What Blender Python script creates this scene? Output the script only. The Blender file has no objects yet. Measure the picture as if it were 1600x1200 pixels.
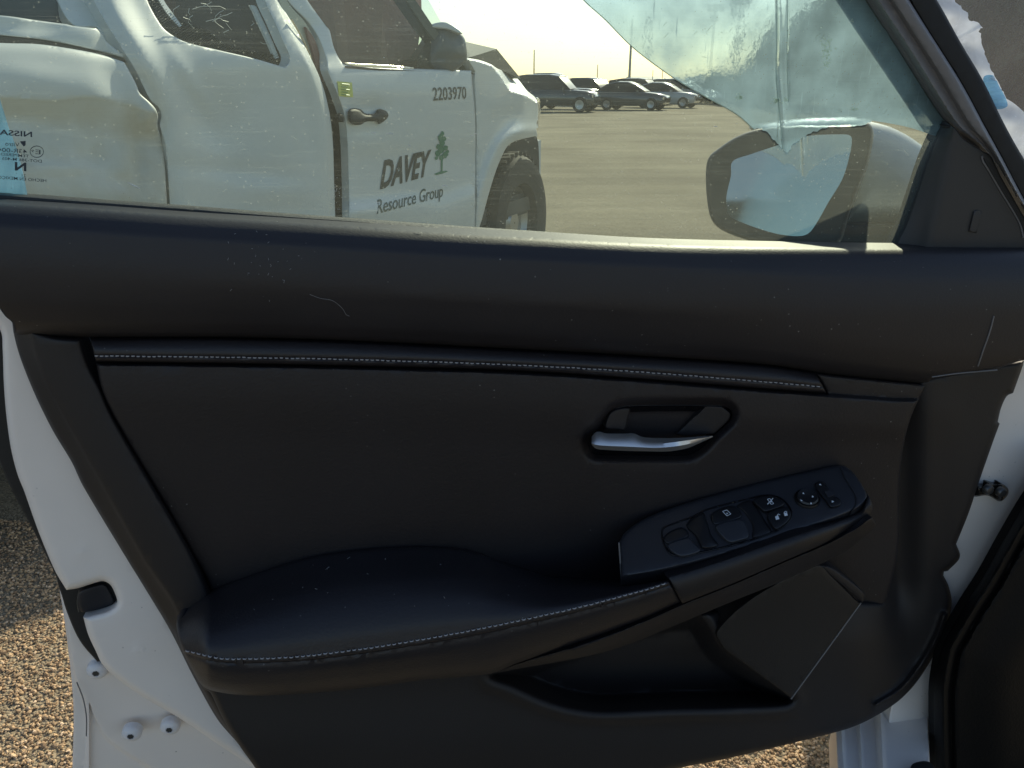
import bpy, bmesh, math, random
import numpy as np
from mathutils import Vector, Matrix
from mathutils.geometry import delaunay_2d_cdt
R = math.radians
random.seed(7); rng = np.random.default_rng(7)
scene = bpy.context.scene
COL = scene.collection

# ------------------------------------------------------------------ camera, sky, sun
CAM = np.array([0.0, 0.0, 1.15]); PITCH = R(21.1); FPX = 1200.0
cd = bpy.data.cameras.new('camera'); cam = bpy.data.objects.new('camera', cd); COL.objects.link(cam)
cam.location = CAM; cam.rotation_euler = (R(90) - PITCH, 0, 0)
cd.sensor_width = 36; cd.lens = 36 * FPX / 1600; cd.clip_start = 0.05; cd.clip_end = 6000
scene.camera = cam
SUN_EL, SUN_AZ = 31.0, 20.5
w = bpy.data.worlds.new('World'); scene.world = w; w.use_nodes = True
nt = w.node_tree; nt.nodes.clear()
sky = nt.nodes.new('ShaderNodeTexSky'); sky.sky_type = 'NISHITA'; sky.sun_disc = False
sky.sun_elevation = R(SUN_EL); sky.sun_rotation = R(SUN_AZ)
sky.air_density = 1.0; sky.dust_density = 0.9; sky.ozone_density = 1.0
bg = nt.nodes.new('ShaderNodeBackground'); bg.inputs[1].default_value = 0.125
wo = nt.nodes.new('ShaderNodeOutputWorld')
nt.links.new(sky.outputs[0], bg.inputs[0]); nt.links.new(bg.outputs[0], wo.inputs[0])
sl = bpy.data.lights.new('sun', 'SUN'); sun = bpy.data.objects.new('sun', sl); COL.objects.link(sun)
sl.energy = 4.8; sl.angle = R(0.6); sl.color = (1.0, 0.87, 0.66)
sun.rotation_euler = (R(90 - SUN_EL), 0, R(180 - SUN_AZ))
sun.location = (0, 0, 30)
scene.view_settings.view_transform = 'Standard'; scene.view_settings.look = 'None'
scene.view_settings.gamma = 1; scene.view_settings.use_curve_mapping = False
scene.view_settings.exposure = 0.25
scene.cycles.max_bounces = 6; scene.cycles.diffuse_bounces = 3; scene.cycles.transparent_max_bounces = 14
scene.cycles.caustics_refractive = False; scene.cycles.caustics_reflective = False

# ------------------------------------------------------------------ projection helpers
FW = np.array([0, math.cos(PITCH), -math.sin(PITCH)]); RT = np.array([1.0, 0, 0]); UP = np.array([0, math.sin(PITCH), math.cos(PITCH)])
def rays(px, py):
    px = np.atleast_1d(np.asarray(px, float)); py = np.atleast_1d(np.asarray(py, float))
    return FW[None] + ((px - 800) / FPX)[:, None] * RT[None] - ((py - 600) / FPX)[:, None] * UP[None]
class Plane:
    """a real plane in the world; pt() finds where a sight line meets it, lifted by w along its normal"""
    def __init__(s, P0, N):
        s.P0 = np.array(P0, float); N = np.array(N, float); s.N = N / np.linalg.norm(N)
    def pt(s, px, py, w=0.0):
        r = rays(px, py); w = np.broadcast_to(np.asarray(w, float), (len(r),))
        num = (s.P0 - CAM) @ s.N + w
        return CAM[None] + r * (num / (r @ s.N))[:, None]
    def one(s, px, py, w=0.0): return s.pt(px, py, w)[0]
def project(P):
    P = np.atleast_2d(P) - CAM; d = P @ FW
    return 800 + FPX * (P @ RT) / d, 600 - FPX * (P @ UP) / d
YAW = math.atan(0.19)
DOOR = Plane((0, 0.80, 0), (math.sin(YAW), -math.cos(YAW), 0))
def plane3(a, b, c):
    a, b, c = map(np.array, (a, b, c)); n = np.cross(b - a, c - a)
    if n @ (CAM - a) < 0: n = -n
    return Plane(a, n)

# ------------------------------------------------------------------ objects
def tag(o, label=None, cat=None, group=None, kind=None):
    if label: o['label'] = label
    if cat: o['category'] = cat
    if group: o['group'] = group
    if kind: o['kind'] = kind
    return o
ORG = {}
def thing(name, loc, label, cat, group=None):
    o = bpy.data.objects.new(name, None); COL.objects.link(o); o.location = loc; o.empty_display_size = .1
    ORG[o] = np.array(loc, float); return tag(o, label, cat, group)
def finish(bm, name, mat, parent=None, org=None, sharp=40, smooth=True):
    """link a bmesh (world coordinates) as one object whose origin is its parent's"""
    o0 = ORG[parent] if parent is not None else np.array(org if org is not None else (0, 0, 0), float)
    for v in bm.verts: v.co -= Vector(o0)
    bm.normal_update()
    for f in bm.faces: f.smooth = smooth
    if smooth:
        c = R(sharp)
        for e in bm.edges:
            if len(e.link_faces) == 2 and e.calc_face_angle(0) > c: e.smooth = False
    me = bpy.data.meshes.new(name); bm.to_mesh(me); bm.free()
    me.materials.append(mat)
    o = bpy.data.objects.new(name, me); COL.objects.link(o)
    if parent is not None: o.parent = parent
    else: o.location = o0
    ORG[o] = o0
    return o
def cr(pts, n=6, closed=False):
    """Catmull-Rom through pts; a third value of 1 marks a corner"""
    P = [np.array(p[:2], float) for p in pts]; C = [len(p) > 2 and p[2] for p in pts]; N = len(P); out = []
    rng_ = range(N if closed else N - 1)
    for i in rng_:
        a, b = P[i], P[(i + 1) % N]
        p0 = P[i - 1] if (closed or i > 0) and not C[i] else 2 * a - b
        p3 = P[(i + 2) % N] if (closed or i < N - 2) and not C[(i + 1) % N] else 2 * b - a
        L = np.linalg.norm(b - a); m = max(1, min(n, int(L / 3)))
        # clamp tangents so long neighbours cannot overshoot
        t1 = (b - p0) * .5; t2 = (p3 - a) * .5
        for t in (t1, t2):
            l = np.linalg.norm(t)
            if l > L * 1.1: t *= L * 1.1 / l
        for k in range(m):
            u = k / m; u2, u3 = u * u, u * u * u
            out.append((2*u3 - 3*u2 + 1) * a + (u3 - 2*u2 + u) * t1 + (-2*u3 + 3*u2) * b + (u3 - u2) * t2)
    if not closed: out.append(P[-1])
    return np.array(out)
def curve(pts):
    c = cr(pts, 8); o = np.argsort(c[:, 0], kind='stable'); return c[o, 0], c[o, 1]
def yv(pts):
    X, Y = curve(pts); return lambda x: np.interp(x, X, Y)
def mono(K, W, y):
    """monotone cubic through knots K (N,k) with values W (k,) at y (N,)"""
    K = np.maximum.accumulate(K, axis=1) + np.arange(K.shape[1])[None] * 1e-3
    W = np.broadcast_to(np.asarray(W, float), K.shape); h = np.diff(K, axis=1); d = np.diff(W, axis=1) / h
    m = np.zeros_like(K); m[:, 0] = d[:, 0]; m[:, -1] = d[:, -1]
    a, b = d[:, :-1], d[:, 1:]
    m[:, 1:-1] = np.where(a * b > 0, 2 * a * b / (a + b + 1e-30 * np.sign(a + b)), 0)
    yc = np.clip(y, K[:, 0], K[:, -1]); i = np.clip((K <= yc[:, None]).sum(1) - 1, 0, K.shape[1] - 2); r = np.arange(len(y))
    hh = h[r, i]; u = (yc - K[r, i]) / hh; u2, u3 = u*u, u*u*u
    return (2*u3-3*u2+1)*W[r, i] + (u3-2*u2+u)*hh*m[r, i] + (-2*u3+3*u2)*W[r, i+1] + (u3-u2)*hh*m[r, i+1]
def Wrows(rows):                       # rows: (y-curve as function of x, w), from the top down
    def f(x, y):
        K = np.stack([c(x) if callable(c) else np.full(len(x), float(c)) for c, _ in rows], 1)
        return mono(K, [w for _, w in rows], y)
    return f
def Wcols(cols):                       # the same from left to right
    g = Wrows(cols)
    return lambda x, y: g(y, x)
def xv(pts): return yv([(p[1], p[0]) + tuple(p[2:]) for p in pts])   # x as a function of y
def seg_dist(x, y, poly, closed=True):
    P = np.asarray(poly, float); Q = np.roll(P, -1, 0) if closed else P[1:]
    if not closed: P = P[:-1]
    best = np.full(len(x), 1e9)
    for (ax, ay), (bx, by) in zip(P, Q):
        dx, dy = bx - ax, by - ay; L = dx*dx + dy*dy + 1e-12
        t = np.clip(((x - ax)*dx + (y - ay)*dy) / L, 0, 1)
        best = np.minimum(best, (x - ax - t*dx)**2 + (y - ay - t*dy)**2)
    return np.sqrt(best)
def inside(x, y, poly):
    P = np.asarray(poly, float); Q = np.roll(P, -1, 0); c = np.zeros(len(x), bool)
    for (ax, ay), (bx, by) in zip(P, Q):
        if ay == by: continue
        k = ((ay > y) != (by > y)) & (x < (bx - ax) * (y - ay) / (by - ay) + ax); c ^= k
    return c
def sd(x, y, poly): d = seg_dist(x, y, poly); return np.where(inside(x, y, poly), d, -d)
def sstep(a, b, t): u = np.clip((t - a) / (b - a), 0, 1); return u*u*(3 - 2*u)
def relief(name, outline, wf, mat, parent, plane=DOOR, step=14, edge=(0, 0), skirt=.012, n=6, extra=None, org=None, sharp=40, closed_back=False, fine=3):
    """a moulded sheet: outline on a plane of the place, height wf above it, rounded rim, skirt for its thickness"""
    pts = cr(outline, n, closed=True)
    if not callable(wf): c_ = float(wf); wf = lambda x, y: np.full(len(x), c_)
    er, ed = edge
    x0, y0 = pts.min(0); x1, y1 = pts.max(0)
    xs = list(np.arange(math.floor(x0/step)*step + step, x1, step)); ys = list(np.arange(math.floor(y0/step)*step + step, y1, step))
    if extra:      # finer rows or columns where a seam or rim needs them
        xs = sorted(set(xs) | set(extra[0])); ys = sorted(set(ys) | set(extra[1]))
    gx, gy = np.meshgrid(xs, ys); gx, gy = gx.ravel(), gy.ravel()
    pts = pts[np.r_[True, np.hypot(*np.diff(pts, axis=0).T) > .15]]; nP = len(pts); inner = []
    if len(gx):
        q = sd(gx, gy, pts) > max(er*1.15, min(2.0, step*.2)); inner = list(zip(gx[q], gy[q]))
    if er:
        d_ = np.roll(pts, -1, 0) - np.roll(pts, 1, 0); nrm = np.stack([-d_[:, 1], d_[:, 0]], 1) / (np.hypot(d_[:, 0], d_[:, 1])[:, None] + 1e-9)
        ar = 0.5*np.sum(pts[:, 0]*np.roll(pts[:, 1], -1) - np.roll(pts[:, 0], -1)*pts[:, 1])
        if ar < 0: nrm = -nrm
        for k in (.12, .35, .7, 1.0):
            R_ = pts + nrm*er*k; q = sd(R_[:, 0], R_[:, 1], pts) > er*k*.85; inner += [tuple(p) for p in R_[q]]
    allp = [Vector((float(p[0]), float(p[1]))) for p in pts] + [Vector((float(p[0]), float(p[1]))) for p in inner]
    vo, eo, fo_, *_ = delaunay_2d_cdt(allp, [(i, (i+1) % nP) for i in range(nP)], [], 0, 1e-3)
    vo = np.array([v[:] for v in vo]); tri = np.array([f for f in fo_ if len(f) == 3]); cen = vo[tri].mean(1); keep = inside(cen[:, 0], cen[:, 1], pts)
    bm = bmesh.new(); bv = [bm.verts.new((v[0], v[1], 0)) for v in vo]
    for t_ in tri[keep]:
        try: bm.faces.new([bv[i] for i in t_])
        except ValueError: pass
    bmesh.ops.delete(bm, geom=[v for v in bm.verts if not v.link_faces], context='VERTS')
    def height(x, y):
        ww = wf(x, y)
        if er:
            d = np.clip(seg_dist(x, y, pts) / er, 0, 1); ww = ww - ed * (1 - np.sqrt(1 - (1 - d)**2))
        return ww
    def surf(x, y, lift=0.0):
        x = np.atleast_1d(np.asarray(x, float)); y = np.atleast_1d(np.asarray(y, float)); return plane.pt(x, y, height(x, y) + lift)
    # refine where the height changes fast (rims, recess walls)
    dep = float(np.dot(plane.P0 - CAM, plane.N)) or 1; thr = max(.0014, .0014 * abs(np.linalg.norm(plane.one(x0*.5+x1*.5, y0*.5+y1*.5) - CAM)) / .85)
    for it in range(fine):
        bm.verts.index_update(); V = np.array([v.co[:2] for v in bm.verts]); H = height(V[:, 0], V[:, 1])
        E = [e for e in bm.edges if e.calc_length() > 2.4]
        ia = np.array([e.verts[0].index for e in E]); ib = np.array([e.verts[1].index for e in E])
        if not len(E): break
        mid = (V[ia] + V[ib]) / 2; hm = height(mid[:, 0], mid[:, 1])
        bad = (np.abs(H[ia] - H[ib]) > thr*1.6) | (np.abs(hm - (H[ia] + H[ib])/2) > thr*.25)
        sel = [e for e, q in zip(E, bad) if q]
        if not sel: break
        bmesh.ops.subdivide_edges(bm, edges=sel, cuts=1, use_grid_fill=True)
        bmesh.ops.triangulate(bm, faces=[g for g in bm.faces if len(g.verts) > 3])
    V = np.array([v.co[:2] for v in bm.verts]); S = surf(V[:, 0], V[:, 1])
    for v, p in zip(bm.verts, S): v.co = p
    bm.normal_update()
    tot = sum((f.normal.dot(Vector(plane.N)) * f.calc_area() for f in bm.faces))
    if tot < 0: bmesh.ops.reverse_faces(bm, faces=bm.faces[:])
    if skirt:
        be = [e for e in bm.edges if len(e.link_faces) == 1]
        r = bmesh.ops.extrude_edge_only(bm, edges=be)
        nv = [g for g in r['geom'] if isinstance(g, bmesh.types.BMVert)]
        for v in nv: v.co -= Vector(plane.N) * skirt
        bmesh.ops.recalc_face_normals(bm, faces=bm.faces[:]) if closed_back else None
    o = finish(bm, name, mat, parent, org, sharp)
    return o, surf
def tube(bm, P, r, seg=8, cap=True):
    P = [Vector(p) for p in P]; rr = r if hasattr(r, '__len__') else [r] * len(P); rings = []
    for i, p in enumerate(P):
        t = (P[min(i+1, len(P)-1)] - P[max(i-1, 0)]).normalized()
        a = Vector((0, 0, 1)) if abs(t.z) < .9 else Vector((1, 0, 0)); u = t.cross(a).normalized(); v = t.cross(u)
        rings.append([bm.verts.new(p + (u*math.cos(k*2*math.pi/seg) + v*math.sin(k*2*math.pi/seg)) * rr[i]) for k in range(seg)])
    for a, b in zip(rings, rings[1:]):
        for k in range(seg): bm.faces.new((a[k], a[(k+1) % seg], b[(k+1) % seg], b[k]))
    if cap: bm.faces.new(rings[0][::-1]); bm.faces.new(rings[-1])
def lathe(bm, prof, M, seg=32):
    """prof: (radius, height) pairs turned about local Z of matrix M"""
    rings = [[bm.verts.new(M @ Vector((r*math.cos(k*2*math.pi/seg), r*math.sin(k*2*math.pi/seg), z))) for k in range(seg)] for r, z in prof]
    for a, b in zip(rings, rings[1:]):
        for k in range(seg): bm.faces.new((a[k], a[(k+1) % seg], b[(k+1) % seg], b[k]))
def box(bm, M, sx, sy, sz):
    vs = [bm.verts.new(M @ Vector((x*sx/2, y*sy/2, z*sz/2))) for x in (-1, 1) for y in (-1, 1) for z in (-1, 1)]
    for q in ((0,1,3,2),(4,6,7,5),(0,4,5,1),(2,3,7,6),(0,2,6,4),(1,5,7,3)): bm.faces.new([vs[i] for i in q])
def frame(P, N, up=(0, 0, 1)):
    z = Vector(N).normalized(); x = Vector(up).cross(z).normalized(); y = z.cross(x)
    M = Matrix((x, y, z)).transposed().to_4x4(); M.translation = Vector(P); return M

# ------------------------------------------------------------------ materials
def nd(nt, t, **k):
    n = nt.nodes.new(t)
    for a, b in k.items(): setattr(n, a, b)
    return n
def mat(name, col, rough=.5, metal=0, grain=None, var=None, coat=0, spec=.5, sheen=0):
    m = bpy.data.materials.new(name); m.use_nodes = True; nt = m.node_tree; b = nt.nodes['Principled BSDF']
    b.inputs['Base Color'].default_value = (*col, 1); b.inputs['Roughness'].default_value = rough; b.inputs['Metallic'].default_value = metal
    b.inputs['Coat Weight'].default_value = coat; b.inputs['Coat Roughness'].default_value = .06; b.inputs['Specular IOR Level'].default_value = spec
    tc = nd(nt, 'ShaderNodeTexCoord')
    if var:      # (scale, amount): soft blotches of wear in the colour and gloss
        nz = nd(nt, 'ShaderNodeTexNoise'); nz.inputs['Scale'].default_value = var[0]; nz.inputs['Detail'].default_value = 6
        nt.links.new(tc.outputs['Object'], nz.inputs['Vector'])
        mx = nd(nt, 'ShaderNodeMix', data_type='RGBA'); mx.inputs['A'].default_value = (*[c*(1-var[1]) for c in col], 1)
        mx.inputs['B'].default_value = (*[min(1, c*(1+var[1])) for c in col], 1); nt.links.new(nz.outputs['Fac'], mx.inputs['Factor'])
        nt.links.new(mx.outputs['Result'], b.inputs['Base Color'])
        mr = nd(nt, 'ShaderNodeMapRange'); mr.inputs['To Min'].default_value = rough*.85; mr.inputs['To Max'].default_value = min(1, rough*1.15)
        nt.links.new(nz.outputs['Fac'], mr.inputs['Value']); nt.links.new(mr.outputs['Result'], b.inputs['Roughness'])
    if grain:    # (scale, strength, distance)
        vo = nd(nt, 'ShaderNodeTexVoronoi', feature='SMOOTH_F1'); vo.inputs['Scale'].default_value = grain[0]
        nz2 = nd(nt, 'ShaderNodeTexNoise'); nz2.inputs['Scale'].default_value = grain[0]*2.2; nz2.inputs['Detail'].default_value = 2
        ad = nd(nt, 'ShaderNodeMath', operation='ADD'); bp = nd(nt, 'ShaderNodeBump')
        bp.inputs['Strength'].default_value = grain[1]; bp.inputs['Distance'].default_value = grain[2]
        nt.links.new(tc.outputs['Object'], vo.inputs['Vector']); nt.links.new(tc.outputs['Object'], nz2.inputs['Vector'])
        nt.links.new(vo.outputs['Distance'], ad.inputs[0]); nt.links.new(nz2.outputs['Fac'], ad.inputs[1])
        nt.links.new(ad.outputs[0], bp.inputs['Height']); nt.links.new(bp.outputs[0], b.inputs['Normal'])
    return m
def dusty(m, scale=260, thr=.70, col=(.35, .34, .32), amt=.5):
    """fine lint and dust specks on a trim material"""
    nt = m.node_tree; b = nt.nodes['Principled BSDF']; tc = nd(nt, 'ShaderNodeTexCoord')
    v = nd(nt, 'ShaderNodeTexVoronoi'); v.inputs['Scale'].default_value = scale; v.inputs['Randomness'].default_value = 1
    big = nd(nt, 'ShaderNodeTexNoise'); big.inputs['Scale'].default_value = 7; big.inputs['Detail'].default_value = 4
    nt.links.new(tc.outputs['Object'], v.inputs['Vector']); nt.links.new(tc.outputs['Object'], big.inputs['Vector'])
    sp = nd(nt, 'ShaderNodeSeparateColor'); nt.links.new(v.outputs['Color'], sp.inputs[0])
    g = nd(nt, 'ShaderNodeMath', operation='GREATER_THAN'); g.inputs[1].default_value = .965; nt.links.new(sp.outputs[0], g.inputs[0])
    l = nd(nt, 'ShaderNodeMath', operation='LESS_THAN'); l.inputs[1].default_value = .22; nt.links.new(v.outputs['Distance'], l.inputs[0])
    p = nd(nt, 'ShaderNodeMath', operation='MULTIPLY'); nt.links.new(g.outputs[0], p.inputs[0]); nt.links.new(l.outputs[0], p.inputs[1])
    s = nd(nt, 'ShaderNodeMapRange'); s.inputs['From Min'].default_value = .5; s.inputs['From Max'].default_value = .68; s.inputs['To Max'].default_value = amt
    nt.links.new(big.outputs['Fac'], s.inputs['Value'])
    q = nd(nt, 'ShaderNodeMath', operation='MULTIPLY'); nt.links.new(p.outputs[0], q.inputs[0]); nt.links.new(s.outputs[0], q.inputs[1])
    mx = nd(nt, 'ShaderNodeMix', data_type='RGBA'); mx.inputs['B'].default_value = (*col, 1)
    if b.inputs['Base Color'].links: nt.links.new(b.inputs['Base Color'].links[0].from_socket, mx.inputs['A'])
    else: mx.inputs['A'].default_value = b.inputs['Base Color'].default_value
    nt.links.new(q.outputs[0], mx.inputs['Factor']); nt.links.new(mx.outputs['Result'], b.inputs['Base Color'])
    return m
M = {}
M['pad'] = dusty(mat('soft_trim', (.0180, .0156, .0180), .52, grain=(380, .28, .0004), var=(9, .25)))
M['insert'] = dusty(mat('insert_leather', (.0138, .0106, .0118), .58, grain=(300, .45, .0005), var=(9, .3)), amt=.6)
M['hard'] = mat('hard_plastic', (.0135, .0112, .0125), .55, grain=(700, .3, .0004), var=(8, .12))
M['lower'] = mat('lower_plastic', (.0150, .0120, .0118), .6, grain=(600, .3, .0004), var=(5, .2))
M['arm'] = dusty(mat('armrest_leather', (.0150, .0128, .0155), .48, grain=(340, .4, .0005), var=(9, .25)))
M['armside'] = mat('armrest_side_leather', (.0145, .0125, .012), .55, grain=(480, .2, .0004), var=(6, .15))
M['switch'] = mat('switch_plastic', (.026, .026, .031), .42, grain=(1200, .25, .0003))
M['gloss'] = mat('gloss_black', (.006, .006, .008), .22)
M['knob'] = mat('button_black', (.010, .010, .012), .38)
M['knob_lit'] = mat('rocker_face', (.035, .037, .044), .35)  # lighter colour paints the light on the lower rocker halves
M['icon'] = mat('icon_white', (.75, .77, .8), .6)
M['chrome'] = mat('satin_chrome', (.92, .91, .90), .46, metal=1)
M['rubber'] = mat('rubber', (.010, .010, .010), .7, grain=(300, .2, .0004))
M['rubber2'] = mat('belt_rubber', (.02, .021, .02), .6, grain=(200, .6, .0008), var=(60, .5))
M['thread'] = mat('thread', (.36, .35, .36), .8)
M['paint'] = mat('white_paint', (.62, .66, .67), .48, var=(9, .035), coat=.25)
M['dirty'] = mat('white_paint_dusty', (.62, .66, .67), .5, var=(9, .035), coat=.15)
nt_ = M['dirty'].node_tree; b_ = nt_.nodes['Principled BSDF']; tc_ = nd(nt_, 'ShaderNodeTexCoord'); sx_ = nd(nt_, 'ShaderNodeSeparateXYZ'); nt_.links.new(tc_.outputs['Object'], sx_.inputs[0])
nz_ = nd(nt_, 'ShaderNodeTexNoise'); nz_.inputs['Scale'].default_value = 3.5; nz_.inputs['Detail'].default_value = 9; nz_.inputs['Roughness'].default_value = .65; nt_.links.new(tc_.outputs['Object'], nz_.inputs['Vector'])
ma_ = nd(nt_, 'ShaderNodeMath', operation='MULTIPLY_ADD'); ma_.inputs[1].default_value = -1.4; nt_.links.new(sx_.outputs[2], ma_.inputs[0]); ma_.inputs[2].default_value = 1.52
mb_ = nd(nt_, 'ShaderNodeMath', operation='ADD'); nt_.links.new(ma_.outputs[0], mb_.inputs[0]); nt_.links.new(nz_.outputs['Fac'], mb_.inputs[1])
mr_ = nd(nt_, 'ShaderNodeMapRange'); mr_.inputs['From Min'].default_value = .42; mr_.inputs['From Max'].default_value = .85; mr_.inputs['To Max'].default_value = .75; nt_.links.new(mb_.outputs[0], mr_.inputs['Value'])
mx_ = nd(nt_, 'ShaderNodeMix', data_type='RGBA'); mx_.inputs['B'].default_value = (.36, .31, .21, 1); nt_.links.new(b_.inputs['Base Color'].links[0].from_socket, mx_.inputs['A']); nt_.links.new(mr_.outputs[0], mx_.inputs['Factor']); nt_.links.new(mx_.outputs['Result'], b_.inputs['Base Color'])
M['primer'] = mat('white_inner_paint', (.86, .79, .73), .42, var=(12, .05))
dusty(M['primer'], scale=210, col=(.16, .14, .12), amt=.7)
M['screw'] = mat('painted_screw', (.74, .72, .72), .35)
M['socket'] = mat('screw_socket', (.12, .12, .12), .4, metal=.8)
M['frame'] = mat('frame_plastic', (.17, .165, .17), .42, grain=(700, .15, .0003), var=(10, .06))
M['sail'] = mat('sail_plastic', (.032, .031, .031), .55, grain=(800, .25, .0003), var=(9, .1))
M['steel'] = mat('steel', (.22, .21, .2), .4, metal=.9, var=(60, .3))
M['lint'] = mat('lint', (.28, .28, .28), .9)
M['mirrorglass'] = mat('mirror_glass', (.50, .53, .54), .04, metal=1)
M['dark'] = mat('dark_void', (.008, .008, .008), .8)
def glassmat(name, tint, dust=.05, dustcol=(.75, .74, .68), gl=.04, streak=True, rough=.03, scale=30, veil_grad=None, ior=1.45):
    m = bpy.data.materials.new(name); m.use_nodes = True; nt = m.node_tree; nt.nodes.clear()
    out = nd(nt, 'ShaderNodeOutputMaterial'); tr = nd(nt, 'ShaderNodeBsdfTransparent'); tr.inputs[0].default_value = (*tint, 1)
    g = nd(nt, 'ShaderNodeBsdfGlossy'); g.inputs['Roughness'].default_value = rough
    fr = nd(nt, 'ShaderNodeFresnel'); fr.inputs[0].default_value = ior
    m1 = nd(nt, 'ShaderNodeMixShader'); nt.links.new(fr.outputs[0], m1.inputs[0]); nt.links.new(tr.outputs[0], m1.inputs[1]); nt.links.new(g.outputs[0], m1.inputs[2])
    tl = nd(nt, 'ShaderNodeBsdfTranslucent'); tl.inputs[0].default_value = (*dustcol, 1)
    df = nd(nt, 'ShaderNodeBsdfDiffuse'); df.inputs[0].default_value = (*dustcol, 1)
    md = nd(nt, 'ShaderNodeMixShader'); md.inputs[0].default_value = .3; nt.links.new(tl.outputs[0], md.inputs[1]); nt.links.new(df.outputs[0], md.inputs[2])
    m2 = nd(nt, 'ShaderNodeMixShader'); nt.links.new(m1.outputs[0], m2.inputs[1]); nt.links.new(md.outputs[0], m2.inputs[2])
    tc = nd(nt, 'ShaderNodeTexCoord')
    n1 = nd(nt, 'ShaderNodeTexNoise'); n1.inputs['Scale'].default_value = scale*.25; n1.inputs['Detail'].default_value = 8; n1.inputs['Roughness'].default_value = .6
    nt.links.new(tc.outputs['Object'], n1.inputs['Vector'])
    mr = nd(nt, 'ShaderNodeMapRange'); mr.inputs['From Min'].default_value = .3; mr.inputs['From Max'].default_value = .75
    mr.inputs['To Min'].default_value = dust*.6; mr.inputs['To Max'].default_value = dust*1.5; nt.links.new(n1.outputs['Fac'], mr.inputs['Value'])
    last = mr.outputs['Result']
    if veil_grad:     # dust thickened rear to front, painting the stronger veil near the sun
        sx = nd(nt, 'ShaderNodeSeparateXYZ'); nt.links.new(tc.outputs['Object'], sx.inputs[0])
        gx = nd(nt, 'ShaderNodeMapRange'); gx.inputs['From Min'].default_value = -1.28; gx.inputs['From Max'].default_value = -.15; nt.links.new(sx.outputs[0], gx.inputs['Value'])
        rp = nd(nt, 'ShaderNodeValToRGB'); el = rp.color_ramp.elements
        for i, (p, v_) in enumerate(veil_grad):
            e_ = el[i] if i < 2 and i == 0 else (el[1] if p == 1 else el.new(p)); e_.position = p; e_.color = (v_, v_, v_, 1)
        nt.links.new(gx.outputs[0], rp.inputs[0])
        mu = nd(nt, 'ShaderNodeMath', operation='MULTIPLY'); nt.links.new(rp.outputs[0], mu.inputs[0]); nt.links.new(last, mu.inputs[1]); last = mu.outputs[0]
    if streak:
        # specks
        v = nd(nt, 'ShaderNodeTexVoronoi'); v.inputs['Scale'].default_value = 420; nt.links.new(tc.outputs['Object'], v.inputs['Vector'])
        sp = nd(nt, 'ShaderNodeSeparateColor'); nt.links.new(v.outputs['Color'], sp.inputs[0])
        a = nd(nt, 'ShaderNodeMath', operation='GREATER_THAN'); a.inputs[1].default_value = .94; nt.links.new(sp.outputs[0], a.inputs[0])
        b = nd(nt, 'ShaderNodeMath', operation='LESS_THAN'); b.inputs[1].default_value = .30; nt.links.new(v.outputs['Distance'], b.inputs[0])
        c = nd(nt, 'ShaderNodeMath', operation='MULTIPLY'); nt.links.new(a.outputs[0], c.inputs[0]); nt.links.new(b.outputs[0], c.inputs[1])
        # fine horizontal wipe scratches
        mp = nd(nt, 'ShaderNodeMapping'); mp.inputs['Scale'].default_value = (14, 14, 900); mp.inputs['Rotation'].default_value = (0, R(4), 0)
        nt.links.new(tc.outputs['Object'], mp.inputs['Vector'])
        n2 = nd(nt, 'ShaderNodeTexNoise'); n2.inputs['Scale'].default_value = 1; n2.inputs['Detail'].default_value = 3; nt.links.new(mp.outputs[0], n2.inputs['Vector'])
        m3 = nd(nt, 'ShaderNodeMapRange'); m3.inputs['From Min'].default_value = .55; m3.inputs['From Max'].default_value = .8; m3.inputs['To Max'].default_value = .10
        nt.links.new(n2.outputs['Fac'], m3.inputs['Value'])
        d = nd(nt, 'ShaderNodeMath', operation='MULTIPLY_ADD'); d.inputs[1].default_value = .22; nt.links.new(c.outputs[0], d.inputs[0]); nt.links.new(last, d.inputs[2])
        e = nd(nt, 'ShaderNodeMath', operation='ADD'); nt.links.new(d.outputs[0], e.inputs[0]); nt.links.new(m3.outputs['Result'], e.inputs[1]); last = e.outputs[0]
    nt.links.new(last, m2.inputs[0]); nt.links.new(m2.outputs[0], out.inputs[0])
    return m
M['glass'] = glassmat('door_glass', (.68, .79, .73), dust=1, dustcol=(.50, .58, .50), veil_grad=[(0, .018), (.30, .03), (.46, .06), (.58, .125), (.66, .15), (1, .135)])
M['carglass'] = glassmat('truck_glass', (.74, .80, .78), dust=.02, streak=False, scale=8, ior=1.14)
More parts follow.
